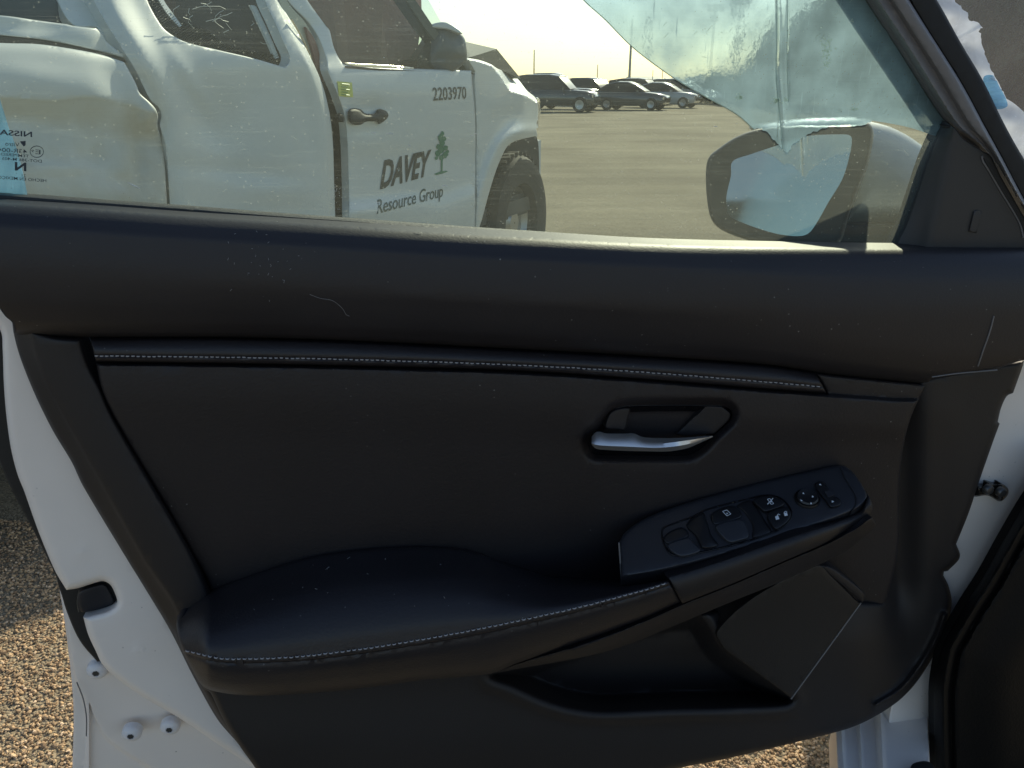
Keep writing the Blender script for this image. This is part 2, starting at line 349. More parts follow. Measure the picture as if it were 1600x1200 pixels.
def filmmat(name, tint, milk, milkcol, bump=.5, ior=1.06):
    m = bpy.data.materials.new(name); m.use_nodes = True; nt = m.node_tree; nt.nodes.clear()
    out = nd(nt, 'ShaderNodeOutputMaterial'); tc = nd(nt, 'ShaderNodeTexCoord')
    rf = nd(nt, 'ShaderNodeBsdfRefraction'); rf.inputs[0].default_value = (*tint, 1); rf.inputs['IOR'].default_value = ior; rf.inputs['Roughness'].default_value = .015
    tr = nd(nt, 'ShaderNodeBsdfTransparent'); tr.inputs[0].default_value = (*tint, 1)
    mt = nd(nt, 'ShaderNodeMixShader'); mt.inputs[0].default_value = .25; nt.links.new(rf.outputs[0], mt.inputs[1]); nt.links.new(tr.outputs[0], mt.inputs[2])
    gl = nd(nt, 'ShaderNodeBsdfGlossy'); gl.inputs['Roughness'].default_value = .12
    tl = nd(nt, 'ShaderNodeBsdfTranslucent'); tl.inputs[0].default_value = (*milkcol, 1)
    df = nd(nt, 'ShaderNodeBsdfDiffuse'); df.inputs[0].default_value = (*milkcol, 1)
    md = nd(nt, 'ShaderNodeMixShader'); md.inputs[0].default_value = .5; nt.links.new(tl.outputs[0], md.inputs[1]); nt.links.new(df.outputs[0], md.inputs[2])
    # wrinkles: stretched noise, pebbled blisters and fine creases
    n1 = nd(nt, 'ShaderNodeTexNoise'); n1.inputs['Scale'].default_value = 130; n1.inputs['Detail'].default_value = 4; nt.links.new(tc.outputs['Object'], n1.inputs['Vector'])
    mp = nd(nt, 'ShaderNodeMapping'); mp.inputs['Scale'].default_value = (34, 34, 16); mp.inputs['Rotation'].default_value = (0, R(-40), 0); nt.links.new(tc.outputs['Object'], mp.inputs['Vector'])
    n2 = nd(nt, 'ShaderNodeTexNoise'); n2.inputs['Scale'].default_value = 1.6; n2.inputs['Detail'].default_value = 3; nt.links.new(mp.outputs[0], n2.inputs['Vector'])
    ad = nd(nt, 'ShaderNodeMath', operation='MULTIPLY_ADD'); ad.inputs[1].default_value = 1.6; nt.links.new(n2.outputs['Fac'], ad.inputs[0]); nt.links.new(n1.outputs['Fac'], ad.inputs[2])
    bp = nd(nt, 'ShaderNodeBump'); bp.inputs['Strength'].default_value = bump; bp.inputs['Distance'].default_value = .003; nt.links.new(ad.outputs[0], bp.inputs['Height'])
    for s in (rf, gl): nt.links.new(bp.outputs[0], s.inputs['Normal'])
    fr = nd(nt, 'ShaderNodeFresnel'); fr.inputs[0].default_value = 1.4; nt.links.new(bp.outputs[0], fr.inputs['Normal'])
    a = nd(nt, 'ShaderNodeMixShader'); nt.links.new(fr.outputs[0], a.inputs[0]); nt.links.new(mt.outputs[0], a.inputs[1]); nt.links.new(gl.outputs[0], a.inputs[2])
    n3 = nd(nt, 'ShaderNodeTexNoise'); n3.inputs['Scale'].default_value = 22; n3.inputs['Detail'].default_value = 7; nt.links.new(tc.outputs['Object'], n3.inputs['Vector'])
    mr = nd(nt, 'ShaderNodeMapRange'); mr.inputs['From Min'].default_value = .35; mr.inputs['From Max'].default_value = .75; mr.inputs['To Min'].default_value = milk*.7; mr.inputs['To Max'].default_value = min(1, milk*1.4)
    nt.links.new(n3.outputs['Fac'], mr.inputs['Value'])
    # scratches: sparse thin bright lines
    mp2 = nd(nt, 'ShaderNodeMapping'); mp2.inputs['Scale'].default_value = (420, 420, 30); mp2.inputs['Rotation'].default_value = (0, R(38), 0); nt.links.new(tc.outputs['Object'], mp2.inputs['Vector'])
    n4 = nd(nt, 'ShaderNodeTexNoise'); n4.inputs['Scale'].default_value = 1; n4.inputs['Detail'].default_value = 2; nt.links.new(mp2.outputs[0], n4.inputs['Vector'])
    m4 = nd(nt, 'ShaderNodeMapRange'); m4.inputs['From Min'].default_value = .66; m4.inputs['From Max'].default_value = .8; m4.inputs['To Max'].default_value = .3; nt.links.new(n4.outputs['Fac'], m4.inputs['Value'])
    s = nd(nt, 'ShaderNodeMath', operation='ADD'); nt.links.new(mr.outputs[0], s.inputs[0]); nt.links.new(m4.outputs[0], s.inputs[1])
    b = nd(nt, 'ShaderNodeMixShader'); nt.links.new(s.outputs[0], b.inputs[0]); nt.links.new(a.outputs[0], b.inputs[1]); nt.links.new(md.outputs[0], b.inputs[2])
    nt.links.new(b.outputs[0], out.inputs[0]); return m
M['film'] = filmmat('blue_film', (.70, .87, 1.0), .68, (.46, .62, .74), bump=.28)
M['filmblue'] = filmmat('blue_film_strong', (.35, .68, .92), .45, (.30, .58, .85))
M['filmwhite'] = filmmat('white_film', (.8, .85, .9), .93, (.80, .85, .94), bump=.7)
# ground: pale sandy gravel with worn tracks and fines
def groundmat():
    m = bpy.data.materials.new('gravel_ground'); m.use_nodes = True; nt = m.node_tree; b = nt.nodes['Principled BSDF']; tc = nd(nt, 'ShaderNodeTexCoord')
    b.inputs['Roughness'].default_value = .95; b.inputs['Specular IOR Level'].default_value = .2
    def noise(s, d=5, vec=None):
        n = nd(nt, 'ShaderNodeTexNoise'); n.inputs['Scale'].default_value = s; n.inputs['Detail'].default_value = d; nt.links.new(vec or tc.outputs['Object'], n.inputs['Vector']); return n
    n1 = noise(.35, 9); r1 = nd(nt, 'ShaderNodeValToRGB'); r1.color_ramp.elements[0].position = .33; r1.color_ramp.elements[0].color = (.235, .198, .135, 1)
    r1.color_ramp.elements[1].position = .68; r1.color_ramp.elements[1].color = (.375, .325, .225, 1); nt.links.new(n1.outputs['Fac'], r1.inputs[0])
    mp = nd(nt, 'ShaderNodeMapping'); mp.inputs['Rotation'].default_value = (0, 0, R(-28)); mp.inputs['Scale'].default_value = (.10, 1.5, 1); nt.links.new(tc.outputs['Object'], mp.inputs['Vector'])
    n2 = noise(.9, 6, mp.outputs[0]); r2 = nd(nt, 'ShaderNodeMapRange'); r2.inputs['From Min'].default_value = .42; r2.inputs['From Max'].default_value = .66; r2.inputs['To Min'].default_value = 1.03; r2.inputs['To Max'].default_value = .84
    nt.links.new(n2.outputs['Fac'], r2.inputs['Value'])
    v = nd(nt, 'ShaderNodeTexVoronoi'); v.inputs['Scale'].default_value = 170; nt.links.new(tc.outputs['Object'], v.inputs['Vector'])
    sp = nd(nt, 'ShaderNodeSeparateColor'); nt.links.new(v.outputs['Color'], sp.inputs[0])
    r3 = nd(nt, 'ShaderNodeMapRange'); r3.inputs['To Min'].default_value = .62; r3.inputs['To Max'].default_value = 1.35; nt.links.new(sp.outputs[0], r3.inputs['Value'])
    p = nd(nt, 'ShaderNodeMath', operation='MULTIPLY'); nt.links.new(r2.outputs[0], p.inputs[0]); nt.links.new(r3.outputs[0], p.inputs[1])
    mx = nd(nt, 'ShaderNodeVectorMath', operation='SCALE'); nt.links.new(r1.outputs[0], mx.inputs[0]); nt.links.new(p.outputs[0], mx.inputs['Scale'])
    nt.links.new(mx.outputs[0], b.inputs['Base Color'])
    bp = nd(nt, 'ShaderNodeBump'); bp.inputs['Strength'].default_value = .9; bp.inputs['Distance'].default_value = .006; bp.invert = True; nt.links.new(v.outputs['Distance'], bp.inputs['Height'])
    n5 = noise(5, 8); bp2 = nd(nt, 'ShaderNodeBump'); bp2.inputs['Strength'].default_value = .5; bp2.inputs['Distance'].default_value = .03
    nt.links.new(n5.outputs['Fac'], bp2.inputs['Height']); nt.links.new(bp.outputs[0], bp2.inputs['Normal']); nt.links.new(bp2.outputs[0], b.inputs['Normal'])
    return m
M['ground'] = groundmat()
def stonemat():
    m = mat('stone', (.3, .25, .17), .9); nt = m.node_tree; b = nt.nodes['Principled BSDF']
    g = nd(nt, 'ShaderNodeNewGeometry'); r = nd(nt, 'ShaderNodeValToRGB'); e = r.color_ramp.elements
    e[0].color = (.27, .185, .11, 1); e[1].color = (.74, .58, .40, 1); x = e.new(.5); x.color = (.47, .34, .20, 1); x = e.new(.8); x.color = (.56, .40, .22, 1)
    nt.links.new(g.outputs['Random Per Island'], r.inputs[0]); nt.links.new(r.outputs[0], b.inputs['Base Color']); return m
M['stone'] = stonemat()
M['tyre'] = mat('tyre', (.022, .022, .022), .85, grain=(60, .5, .003))
M['rim'] = mat('rim', (.4, .4, .4), .35, metal=.8)
M['leaf'] = mat('leaf', (.045, .060, .028), .7, var=(.8, .35))
M['bark'] = mat('bark', (.07, .055, .04), .9, grain=(30, .6, .02))
M['seat'] = mat('seat_cloth', (.24, .17, .145), .85, grain=(90, .3, .002), var=(4, .12))
M['cabin'] = mat('cabin_plastic', (.07, .07, .068), .7)
M['decal_black'] = mat('decal_black', (.025, .03, .03), .5)
M['decal_green'] = mat('decal_green', (.03, .19, .11), .5)
M['decal_yellow'] = mat('decal_yellow', (.62, .66, .16), .5)
M['print'] = mat('glass_print', (.03, .04, .05), .6)
M['pole'] = mat('galvanised', (.32, .33, .33), .5, metal=.3)
M['headlamp'] = mat('headlamp', (.8, .8, .78), .08, metal=.8)

# ------------------------------------------------------------------ ground
def quad(name, pts, m, parent=None, org=None):
    bm = bmesh.new(); bm.faces.new([bm.verts.new(p) for p in pts]); return finish(bm, name, m, parent, org, smooth=False)
g = quad('ground', [(-2500, -2500, 0), (2500, -2500, 0), (2500, 2500, 0), (-2500, 2500, 0)], M['ground']); tag(g, kind='structure')
def stones():
    ico = bmesh.new(); bmesh.ops.create_icosphere(ico, subdivisions=1, radius=1)
    V0 = np.array([v.co[:] for v in ico.verts]); F0 = np.array([[v.index for v in f.verts] for f in ico.faces]); ico.free()
    zones = [(-1.7, -.5, .95, 1.9, 21000, 1.0), (-.1, .7, .9, 1.25, 8000, 1.0)]
    VV, FF, k = [], [], 0
    for x0, x1, y0, y1, n, s in zones:
        P = np.stack([rng.uniform(x0, x1, n), rng.uniform(y0, y1, n)], 1)
        for p in P:
            r = abs(rng.normal(.0024, .0011)) + .0013
            A = rng.normal(size=(3, 3)); Q, _ = np.linalg.qr(A)
            v = (V0 * (1 + rng.normal(0, .13, (len(V0), 1)))) * np.array([1, rng.uniform(.7, 1), rng.uniform(.45, .8)]) * r
            v = v @ Q.T; v[:, 2] *= .8; v += np.array([p[0], p[1], r * .35]); VV.append(v); FF.append(F0 + k); k += len(V0)
    VV = np.concatenate(VV); FF = np.concatenate(FF)
    me = bpy.data.meshes.new('gravel'); me.from_pydata(VV.tolist(), [], FF.tolist()); me.materials.append(M['stone'])
    o = bpy.data.objects.new('gravel', me); COL.objects.link(o); tag(o, 'loose tan gravel chips lying on the lot beside the open door', 'gravel', kind='stuff')
stones()

# ------------------------------------------------------------------ trees
def make_tree(name, loc, H, W, seed, label, nleaf=34000, group='trees beyond the lot'):
    rnd = np.random.default_rng(seed); t = thing(name, loc, label, 'tree', group); L = np.array(loc, float)
    bm = bmesh.new(); tube(bm, [L + (0, 0, -.1), L + (.1, 0, H*.2), L + (-.05, .1, H*.45), L + (.1, 0, H*.75)], [W*.045, W*.036, W*.022, W*.008], 8)
    tips = []
    for k in range(11):
        a = k * 2.4 + rnd.uniform(0, .6); z0 = H * rnd.uniform(.15, .5); l = W * .5 * rnd.uniform(.6, .9)
        e = L + (math.cos(a)*l, math.sin(a)*l, z0 + H * rnd.uniform(.1, .35)); m = (L + (0, 0, z0) + e) / 2 + (0, 0, H*.03)
        tube(bm, [L + (0, 0, z0), m, e], [W*.018, W*.011, W*.004], 5); tips.append(e)
    finish(bm, 'trunk', M['bark'], t)
    cl = []
    for k in range(95):
        u = rnd.normal(size=3); u /= np.linalg.norm(u); r = rnd.uniform(.45, 1.0)**.6
        c = L + np.array([u[0]*W*.43*r, u[1]*W*.43*r, H*.50 + u[2]*H*.47*r]); cl.append((c, W * rnd.uniform(.055, .12)))
    per = nleaf // len(cl); V, F = [], []
    for c, r in cl:
        U = rnd.normal(size=(per, 3)); U /= np.linalg.norm(U, axis=1)[:, None]; P = c + U * r * (rnd.random((per, 1))**.35) * 1.35
        A = rnd.normal(size=(per, 3)); A /= np.linalg.norm(A, axis=1)[:, None]; B = np.cross(A, rnd.normal(size=(per, 3))); B /= np.linalg.norm(B, axis=1)[:, None]
        s = rnd.uniform(.09, .20, (per, 1)) * W / 9
        q = np.stack([P - A*s*1.5, P + B*s*.6, P + A*s*1.5, P - B*s*.6], 1); k0 = len(V) * 0 + sum(len(v) for v in V)
        V.append(q.reshape(-1, 3)); F.append(np.arange(per*4).reshape(-1, 4) + k0)
    V = np.concatenate(V) - L; V[:, 2] = np.maximum(V[:, 2], .05); F = np.concatenate(F)
    me = bpy.data.meshes.new('crown'); me.from_pydata(V.tolist(), [], F.tolist()); me.materials.append(M['leaf'])
    o = bpy.data.objects.new('crown', me); COL.objects.link(o); o.parent = t
    return t
def gpt(px, Y):                                    # a point on the ground at distance Y under image column px
    d = Y * math.cos(PITCH) + 1.15 * math.sin(PITCH); return ((px - 800) / FPX * d, Y, 0)
make_tree('broadleaf_tree', gpt(1345, 52), 9.6, 13.5, 3, 'large rounded dark tree rising behind the blue film left of the pillar')
make_tree('broadleaf_tree', gpt(1490, 56), 12.0, 12, 11, 'tall dark tree right of the rounded tree, half hidden by the window pillar')
make_tree('broadleaf_tree', gpt(1600, 46), 11.5, 12, 5, 'dark tree at the right edge of the photo beyond the torn white film')
make_tree('broadleaf_tree', gpt(1205, 60), 5.2, 8.0, 8, 'low spreading tree at the left foot of the rounded tree', 14000)
make_tree('shrub', gpt(1120, 62), 2.1, 6.0, 12, 'low dark bush at the end of the row of parked cars', 4000, 'bushes along the lot edge')
make_tree('shrub', gpt(1085, 66), 1.9, 5.5, 14, 'low dark bush behind the last parked car on the right', 4000, 'bushes along the lot edge')

# ------------------------------------------------------------------ poles, fence, far sheds
def mast(name, px, Y, H, label, head):
    L = np.array(gpt(px, Y)); t = thing(name, tuple(L), label, 'pole', 'poles across the lot'); bm = bmesh.new()
    tube(bm, [L, L + (0, 0, H*.5), L + (0, 0, H)], [H*.022, H*.017, H*.012], 8); finish(bm, 'pole', M['pole'], t)
    if head:
        bm = bmesh.new(); box(bm, Matrix.Translation(Vector(L + (0, 0, H))), H*.19, H*.03, H*.03); finish(bm, 'crossarm', M['pole'], t, smooth=False)
        for k in (-1, 0, 1):
            b2 = bmesh.new(); box(b2, Matrix.Translation(Vector(L + (k*H*.07, -.1, H - H*.04))) @ Matrix.Rotation(R(25), 4, 'X'), H*.05, H*.05, H*.035); finish(b2, 'floodlight', M['pole'], t, smooth=False)
        b2 = bmesh.new(); box(b2, Matrix.Translation(Vector(L + (0, 0, H*.86))), H*.07, H*.07, H*.06); finish(b2, 'junction_box', M['pole'], t, smooth=False)
mast('light_mast', 1106, 112, 11.2, 'tall floodlight mast seen through the blue film left of the round tree', True)
mast('utility_pole', 982, 150, 12.5, 'thin pale pole standing behind the row of parked cars, left of the film edge', False)
mast('street_lamp', 834, 120, 6.2, 'small lamp post above the dark pickup at the left end of the row', False)
mast('utility_pole', 932, 95, 3.6, 'short dark post rising between the pickup and the next parked car', False)
mast('utility_pole', 1018, 140, 3.9, 'short post above the fence right of the middle parked cars', False)
mast('utility_pole', 1033, 140, 4.2, 'post with a stub top above the fence near the white lit cars', False)
M['shed'] = mat('shed_wall', (.42, .42, .40), .7); M['shedroof'] = mat('shed_roof', (.22, .22, .22), .6)
def shed(px0, px1, Y, H, label):
    a, b = np.array(gpt(px0, Y)), np.array(gpt(px1, Y)); W = b[0] - a[0]; t = thing('shed', tuple(a), label, 'building', 'far sheds')
    bm = bmesh.new(); box(bm, Matrix.Translation(Vector(a + (W/2, 4, H*.4))), W, 8, H*.8); finish(bm, 'wall', M['shed'], t, smooth=False)
    bm = bmesh.new(); vs = [bm.verts.new(a + p) for p in ((-.3, -.4, H*.81), (W+.3, -.4, H*.81), (W+.3, 4, H), (-.3, 4, H), (W+.3, 8.4, H*.81), (-.3, 8.4, H*.81))]
    bm.faces.new((vs[0], vs[1], vs[2], vs[3])); bm.faces.new((vs[3], vs[2], vs[4], vs[5])); bm.faces.new((vs[0], vs[3], vs[5])); bm.faces.new((vs[1], vs[4], vs[2])); finish(bm, 'roof', M['shedroof'], t, smooth=False)
    for k in range(3):
        bm = bmesh.new(); box(bm, Matrix.Translation(Vector(a + (W*(.2 + .3*k), -.02, H*.3))), W*.14, .08, H*.5); finish(bm, 'door', M['shedroof'], t, smooth=False)
shed(985, 1030, 175, 3.4, 'low pale shed on the horizon behind the middle cars')
shed(1045, 1085, 165, 3.0, 'low pale shed on the horizon beside the edge of the film')
def fence():
    a, b = np.array(gpt(930, 118)), np.array(gpt(1150, 118)); t = thing('wire_fence', tuple(a), 'low wire fence with posts running along the far side of the lot', 'fence'); n = 16
    for k in range(n):
        p = a + (b - a) * k/(n-1); bm = bmesh.new(); tube(bm, [p, p + (0, 0, 2.0)], .07, 5); finish(bm, 'post', M['pole'], t)
    for z in (.7, 1.3, 1.95):
        bm = bmesh.new(); tube(bm, [a + (0, -.08, z), b + (0, -.08, z)], .035, 4); finish(bm, 'rail', M['pole'], t)
fence()

# ------------------------------------------------------------------ parked cars
def tube_ring(bm, rows):
    vs = [[bm.verts.new(p) for p in r] for r in rows]
    for a, b in zip(vs, vs[1:]):
        for k in range(len(a)-1): bm.faces.new((a[k], a[k+1], b[k+1], b[k]))
    return vs
KINDS = {   # stations: x, underside z, belt z, roof z (or None), half width
 'suv': dict(L=4.7, wr=.37, st=[(-2.35,.45,.85,None,.70),(-2.3,.38,1.02,None,.86),(-2.15,.33,1.08,1.62,.91),(-1.2,.3,1.08,1.74,.94),(0,.3,1.07,1.74,.94),(.55,.3,1.06,1.66,.94),(1.15,.3,1.04,1.08,.93),(1.9,.32,.98,None,.90),(2.25,.36,.88,None,.82),(2.35,.42,.72,None,.66)]),
 'pickup': dict(L=5.4, wr=.39, st=[(-2.7,.55,1.0,None,.84),(-2.65,.48,1.12,None,.92),(-1.35,.4,1.13,None,.95),(-1.2,.38,1.14,1.80,.95),(-.9,.36,1.14,1.90,.95),(.1,.36,1.13,1.90,.95),(.45,.36,1.12,1.80,.95),(.95,.36,1.12,1.16,.95),(2.2,.38,1.08,None,.93),(2.6,.42,1.0,None,.87),(2.7,.5,.82,None,.74)]),
 'sedan': dict(L=4.6, wr=.32, st=[(-2.3,.42,.75,None,.66),(-2.2,.34,.93,None,.80),(-1.5,.26,.97,1.0,.87),(-1.0,.24,.95,1.30,.89),(-.4,.24,.94,1.43,.90),(.2,.24,.93,1.42,.90),(.6,.24,.92,1.28,.90),(1.15,.24,.91,.95,.89),(1.8,.26,.84,None,.86),(2.2,.32,.74,None,.78),(2.3,.4,.6,None,.62)])}
def parked(kind, px, Y, heading, col, label):
    K = KINDS[kind]; L = np.array(gpt(px, Y)); t = thing('parked_car', (0, 0, 0), label, kind if kind != 'suv' else 'car', 'vehicles parked in a row across the lot')
    pm = mat('car_paint', col, .22, coat=1); gm = M['gloss']; st = K['st']
    bm = bmesh.new(); rows = []
    for x, z0, zb, zr, hw in st:
        rows.append([(x, -hw*.9, z0), (x, -hw, z0+.12), (x, -hw*1.0, (z0+zb)/2), (x, -hw*.97, zb-.08), (x, -hw*.9, zb), (x, 0, zb+.03), (x, hw*.9, zb), (x, hw*.97, zb-.08), (x, hw, (z0+zb)/2), (x, hw, z0+.12), (x, hw*.9, z0), (x, -hw*.9, z0)])
    vs = tube_ring(bm, rows); bm.faces.new(vs[0][:-1]); bm.faces.new(vs[-1][:-1][::-1]); finish(bm, 'body', pm, t, sharp=60)
    gs = [s for s in st if s[3]]
    bm = bmesh.new(); rows = [[(x, -hw*.91, zb-.02), (x, -hw*.74, zr), (x, 0, zr+.03), (x, hw*.74, zr), (x, hw*.91, zb-.02)] for x, z0, zb, zr, hw in gs]
    x, z0, zb, zr, hw = gs[0]; rows.insert(0, [(x-.12, -hw*.9, zb-.02), (x-.12, -hw*.8, zb), (x-.12, 0, zb), (x-.12, hw*.8, zb), (x-.12, hw*.9, zb-.02)]); tube_ring(bm, rows); finish(bm, 'window', gm, t, sharp=60)
    top = [s for s in gs if s[3] > s[2] + .3]; bm = bmesh.new(); tube_ring(bm, [[(x, -hw*.76, zr-.03), (x, -hw*.70, zr+.02), (x, 0, zr+.05), (x, hw*.70, zr+.02), (x, hw*.76, zr-.03)] for x, z0, zb, zr, hw in top]); finish(bm, 'roof', pm, t)
    for xx in (st[2][0] + (K['wr'] + .35), st[-3][0] - K['wr']*.6 + .02):
        for sy in (-1, 1):
            bm = bmesh.new(); Mx = Matrix.Translation((xx, sy*.84, K['wr'])) @ Matrix.Rotation(R(90), 4, 'X'); r = K['wr']
            lathe(bm, [(r*.6, -.1), (r*.95, -.1), (r, -.06), (r, .06), (r*.95, .1), (r*.6, .1)], Mx, 20); wh = finish(bm, 'wheel', M['tyre'], t)
            bm = bmesh.new(); lathe(bm, [(.01, sy*-.075), (r*.3, sy*-.09), (r*.6, sy*-.10), (r*.62, sy*-.07)], Mx, 16); finish(bm, 'rim', M['rim'], wh)
    for sy in (-1, 1):
        x, z0, zb, zr, hw = st[-2]; bm = bmesh.new(); box(bm, Matrix.Translation((x+.03, sy*hw*.72, zb-.12)), .12, .32, .13); finish(bm, 'headlight', M['headlamp'], t, smooth=False)
        bm = bmesh.new(); box(bm, Matrix.Translation((gs[-1][0]-.25, sy*(gs[-1][4]+.10), gs[-1][2]+.05)), .1, .2, .14); finish(bm, 'side_mirror', pm, t, smooth=False)
    x = st[-1][0]; bm = bmesh.new(); box(bm, Matrix.Translation((x, 0, st[-1][1]+.12)), .06, 1.0, .16); finish(bm, 'grille', M['gloss'], t, smooth=False)
    t.location = L; t.rotation_euler = (0, 0, R(heading)); return t
parked('pickup', 866, 47, -28, (.05, .06, .07), 'dark pickup with tall cab, tallest vehicle at the left end of the row')
parked('suv', 862, 41.5, -20, (.045, .055, .06), 'dark green grey car in front of the tall pickup, nearest of the row')
parked('suv', 925, 55, -40, (.05, .05, .055), 'dark car half hidden behind the pickup, second from the left')
parked('sedan', 978, 45, -25, (.06, .065, .07), 'dark low sedan in the middle of the row, front towards the right')
parked('suv', 1000, 58, -30, (.07, .07, .075), 'grey car behind the low sedan')
parked('sedan', 1032, 50, -28, (.45, .45, .44), 'silver car with sunlit bonnet near the right end of the row')
parked('suv', 1052, 62, -25, (.5, .5, .48), 'pale car at the right end of the row by the bushes')
parked('sedan', 1078, 84, -30, (.06, .06, .065), 'small dark car farthest along the row, beside the film edge')
parked('suv', 1098, 88, -30, (.08, .08, .085), 'tiny dark car behind the film edge, left of the low bushes')
parked('sedan', 1158, 64, -20, (.42, .42, .42), 'silver car under the blue film left of the creases')
parked('suv', 1220, 60, -15, (.12, .13, .15), 'grey car glinting behind the long vertical crease in the film')
parked('sedan', 1335, 60, -20, (.42, .42, .42), 'silver car seen through the film above the side mirror')

# ------------------------------------------------------------------ the wrecked white pickup
TC, TS = .416, .909
TF = np.array([TC, TS, 0]); TN = np.array([TS, -TC, 0]); TO = np.array([-.0465*3.92, 3.92, 0])
TR = Plane(TO, TN)
def TP(s, h, o=0): return TO + TF*s + TN*o + np.array([0, 0, h])
truck = thing('pickup_truck', tuple(TP(-.9, 0, -.9)), 'wrecked white pickup truck with crumpled bed and black lettering on its door', 'pickup truck')
def bumps(L_):
    def f(x, y):
        s = 0
        for cx, cy, rx, ry, ang, a in L_:
            ca, sa = math.cos(R(ang)), math.sin(R(ang)); dx, dy = x-cx, y-cy; u, v = dx*ca+dy*sa, -dx*sa+dy*ca; s = s + a*np.exp(-(u/rx)**2 - (v/ry)**2)
        return s
    return f
c = lambda *p: yv(list(p))
# bed side
bedw0 = Wrows([(c((-120,58),(0,64),(100,72),(200,96),(270,120)), .0), (c((-120,74),(0,80),(120,90),(200,112),(270,130)), .012), (c((-120,150),(0,150),(80,155),(150,150),(250,176)), .030),
   (c((-120,158),(0,158),(80,162),(150,158),(250,186)), .021), (c((-120,180),(0,185),(120,200),(180,212),(270,222)), -.012), (c((-120,215),(0,222),(100,232),(270,262)), .0), (c((-120,330),(0,300),(270,340)), .022), (600, -.02)])
bedb = bumps([(60,120,80,22,10,.006),(190,150,22,50,-25,-.016),(230,190,16,26,20,.012),(150,250,34,24,30,-.012),(95,262,60,9,0,.006),(185,285,26,12,25,-.008),(20,240,40,12,10,-.007),(215,240,14,70,0,-.010)])
bed, bed_s = relief('bed_side', [(-120,58,1),(0,67),(60,69),(122,78),(160,86),(194,97,1),(203,113),(212,130),(219,146),(232,158),(243,170),(247,182),(246,196),(255,230),(259,280),(262,350),(262,505,1),(0,575),(-120,640,1)],
   lambda x, y: bedw0(x, y) + bedb(x, y), M['dirty'], truck, TR, step=7, edge=(3, .006), skirt=.03)
tag(bed, 'crumpled white bed side with a torn front edge')
relief('bed_rail', [(-120,20,1),(0,24),(60,32),(105,38),(112,40,1),(128,42),(150,44,1),(158,52),(168,66),(180,76),(194,86,1),(196,92,1),(160,82),(122,73),(60,62),(0,56),(-120,50,1)],
   lambda x, y: -.03 - .012*np.exp(-((x-165)/12)**2) + .003*np.sin(x/17.) + .008*sstep(38, 60, y), M['paint'], truck, TR, step=7, edge=(3, .006), skirt=.02)
relief('rail_groove_shade', [(-120,51,1),(0,57),(60,63),(122,74),(160,83),(196,93,1),(196,99,1),(160,90),(122,82),(60,74),(0,69),(-120,62,1)], -.02, M['sail'], truck, TR, step=20, skirt=.03)  # dark strip painting the shade of the groove under the rail
# cab side with the quarter window
cabw = lambda x, y: Wcols([(xv([(140,-80),(150,0),(200,90),(250,190),(262,340),(264,600)]), -.006), (xv([(165,-80),(175,0),(225,90),(275,190),(290,340),(295,600)]), .014), (xv([(190,-80),(215,0),(270,100),(330,190),(380,340),(390,600)]), .004),
   (xv([(330,-80),(370,0),(440,120),(455,190),(462,340),(470,600)]), .018), (xv([(420,-80),(430,0),(485,115),(505,190),(512,340),(512,600)]), .032), (xv([(428,-80),(436,0),(500,120),(521,190),(524,340),(524,600)]), .012)])(x, y) \
   - .10*sstep(115, -60, y) + bumps([(330,190,60,40,50,-.016),(300,130,70,12,55,.007),(400,150,30,60,0,-.005),(262,250,10,50,0,.008),(350,265,90,14,5,-.006),(480,170,10,90,-8,-.006),(430,300,60,18,0,.006)])(x, y)
cabo = [(120,-80,1),(145,0),(196,86,1),(200,92),(215,118),(228,145),(236,158),(248,170),(251,183),(249,195),(258,230),(262,280),(265,350),(265,505,1),(526,445,1),(524,345),(522,280),(520,220),(514,172),(500,122),(466,52),(436,0),(405,-80,1),
        (392,-80,1),(413,0),(430,38),(442,66),(452,88),(450,100),(444,105,1),(392,90),(345,79),(292,66),(262,50),(248,34),(230,0),(205,-80,1)]
cab, cab_s = relief('cab_side', cabo, cabw, M['paint'], truck, TR, step=8, edge=(2, .005), skirt=.035)
relief('window', [(207,-78,1),(228,0),(248,36),(262,52),(292,67),(345,81),(392,90),(444,105,1),(450,98),(452,88),(442,66),(413,0),(392,-78,1)], lambda x, y: -.03 - .10*sstep(115, -60, y), M['carglass'], truck, TR, step=30, skirt=.004)
# quarter window seal (broken bead and tape)
seal_m = mat('window_seal', (.05, .055, .06), .5, grain=(35, .5, .006), var=(12, .7)); film_m = mat('broken_glass_film', (.20, .21, .21), .5, grain=(45, .9, .01), var=(18, .5))
relief('window_seal', [(214,-60,1),(228,0),(248,36),(262,52),(292,67),(345,81),(392,90),(444,105,1),(450,98),(453,88),(442,66),(427,30),(413,0),(400,-60,1),(390,-60,1),(402,0),(415,30),(428,58),(432,80),(420,84),(385,78),(350,68),(330,52),(300,38),(280,30),(262,14),(252,0),(232,-60,1)],
   lambda x, y: -.022 - .10*sstep(115, -60, y) + .006*np.sin(x*.9+y*1.3), seal_m, truck, TR, step=6, skirt=.006)
relief('window_frame', [(236,-30,1),(248,0),(262,22),(280,42,1),(284,40,1),(268,18),(256,0),(246,-30,1)], lambda x, y: -.018 - .10*sstep(115, -60, y), M['paint'], truck, TR, step=12, skirt=.01)
relief('window_frame', [(392,8,1),(400,10),(412,34),(424,60),(436,90,1),(430,92,1),(420,68),(405,36),(398,20)], lambda x, y: -.018 - .10*sstep(115, -60, y), M['paint'], truck, TR, step=12, skirt=.01)
bm = bmesh.new(); rc = random.Random(9)
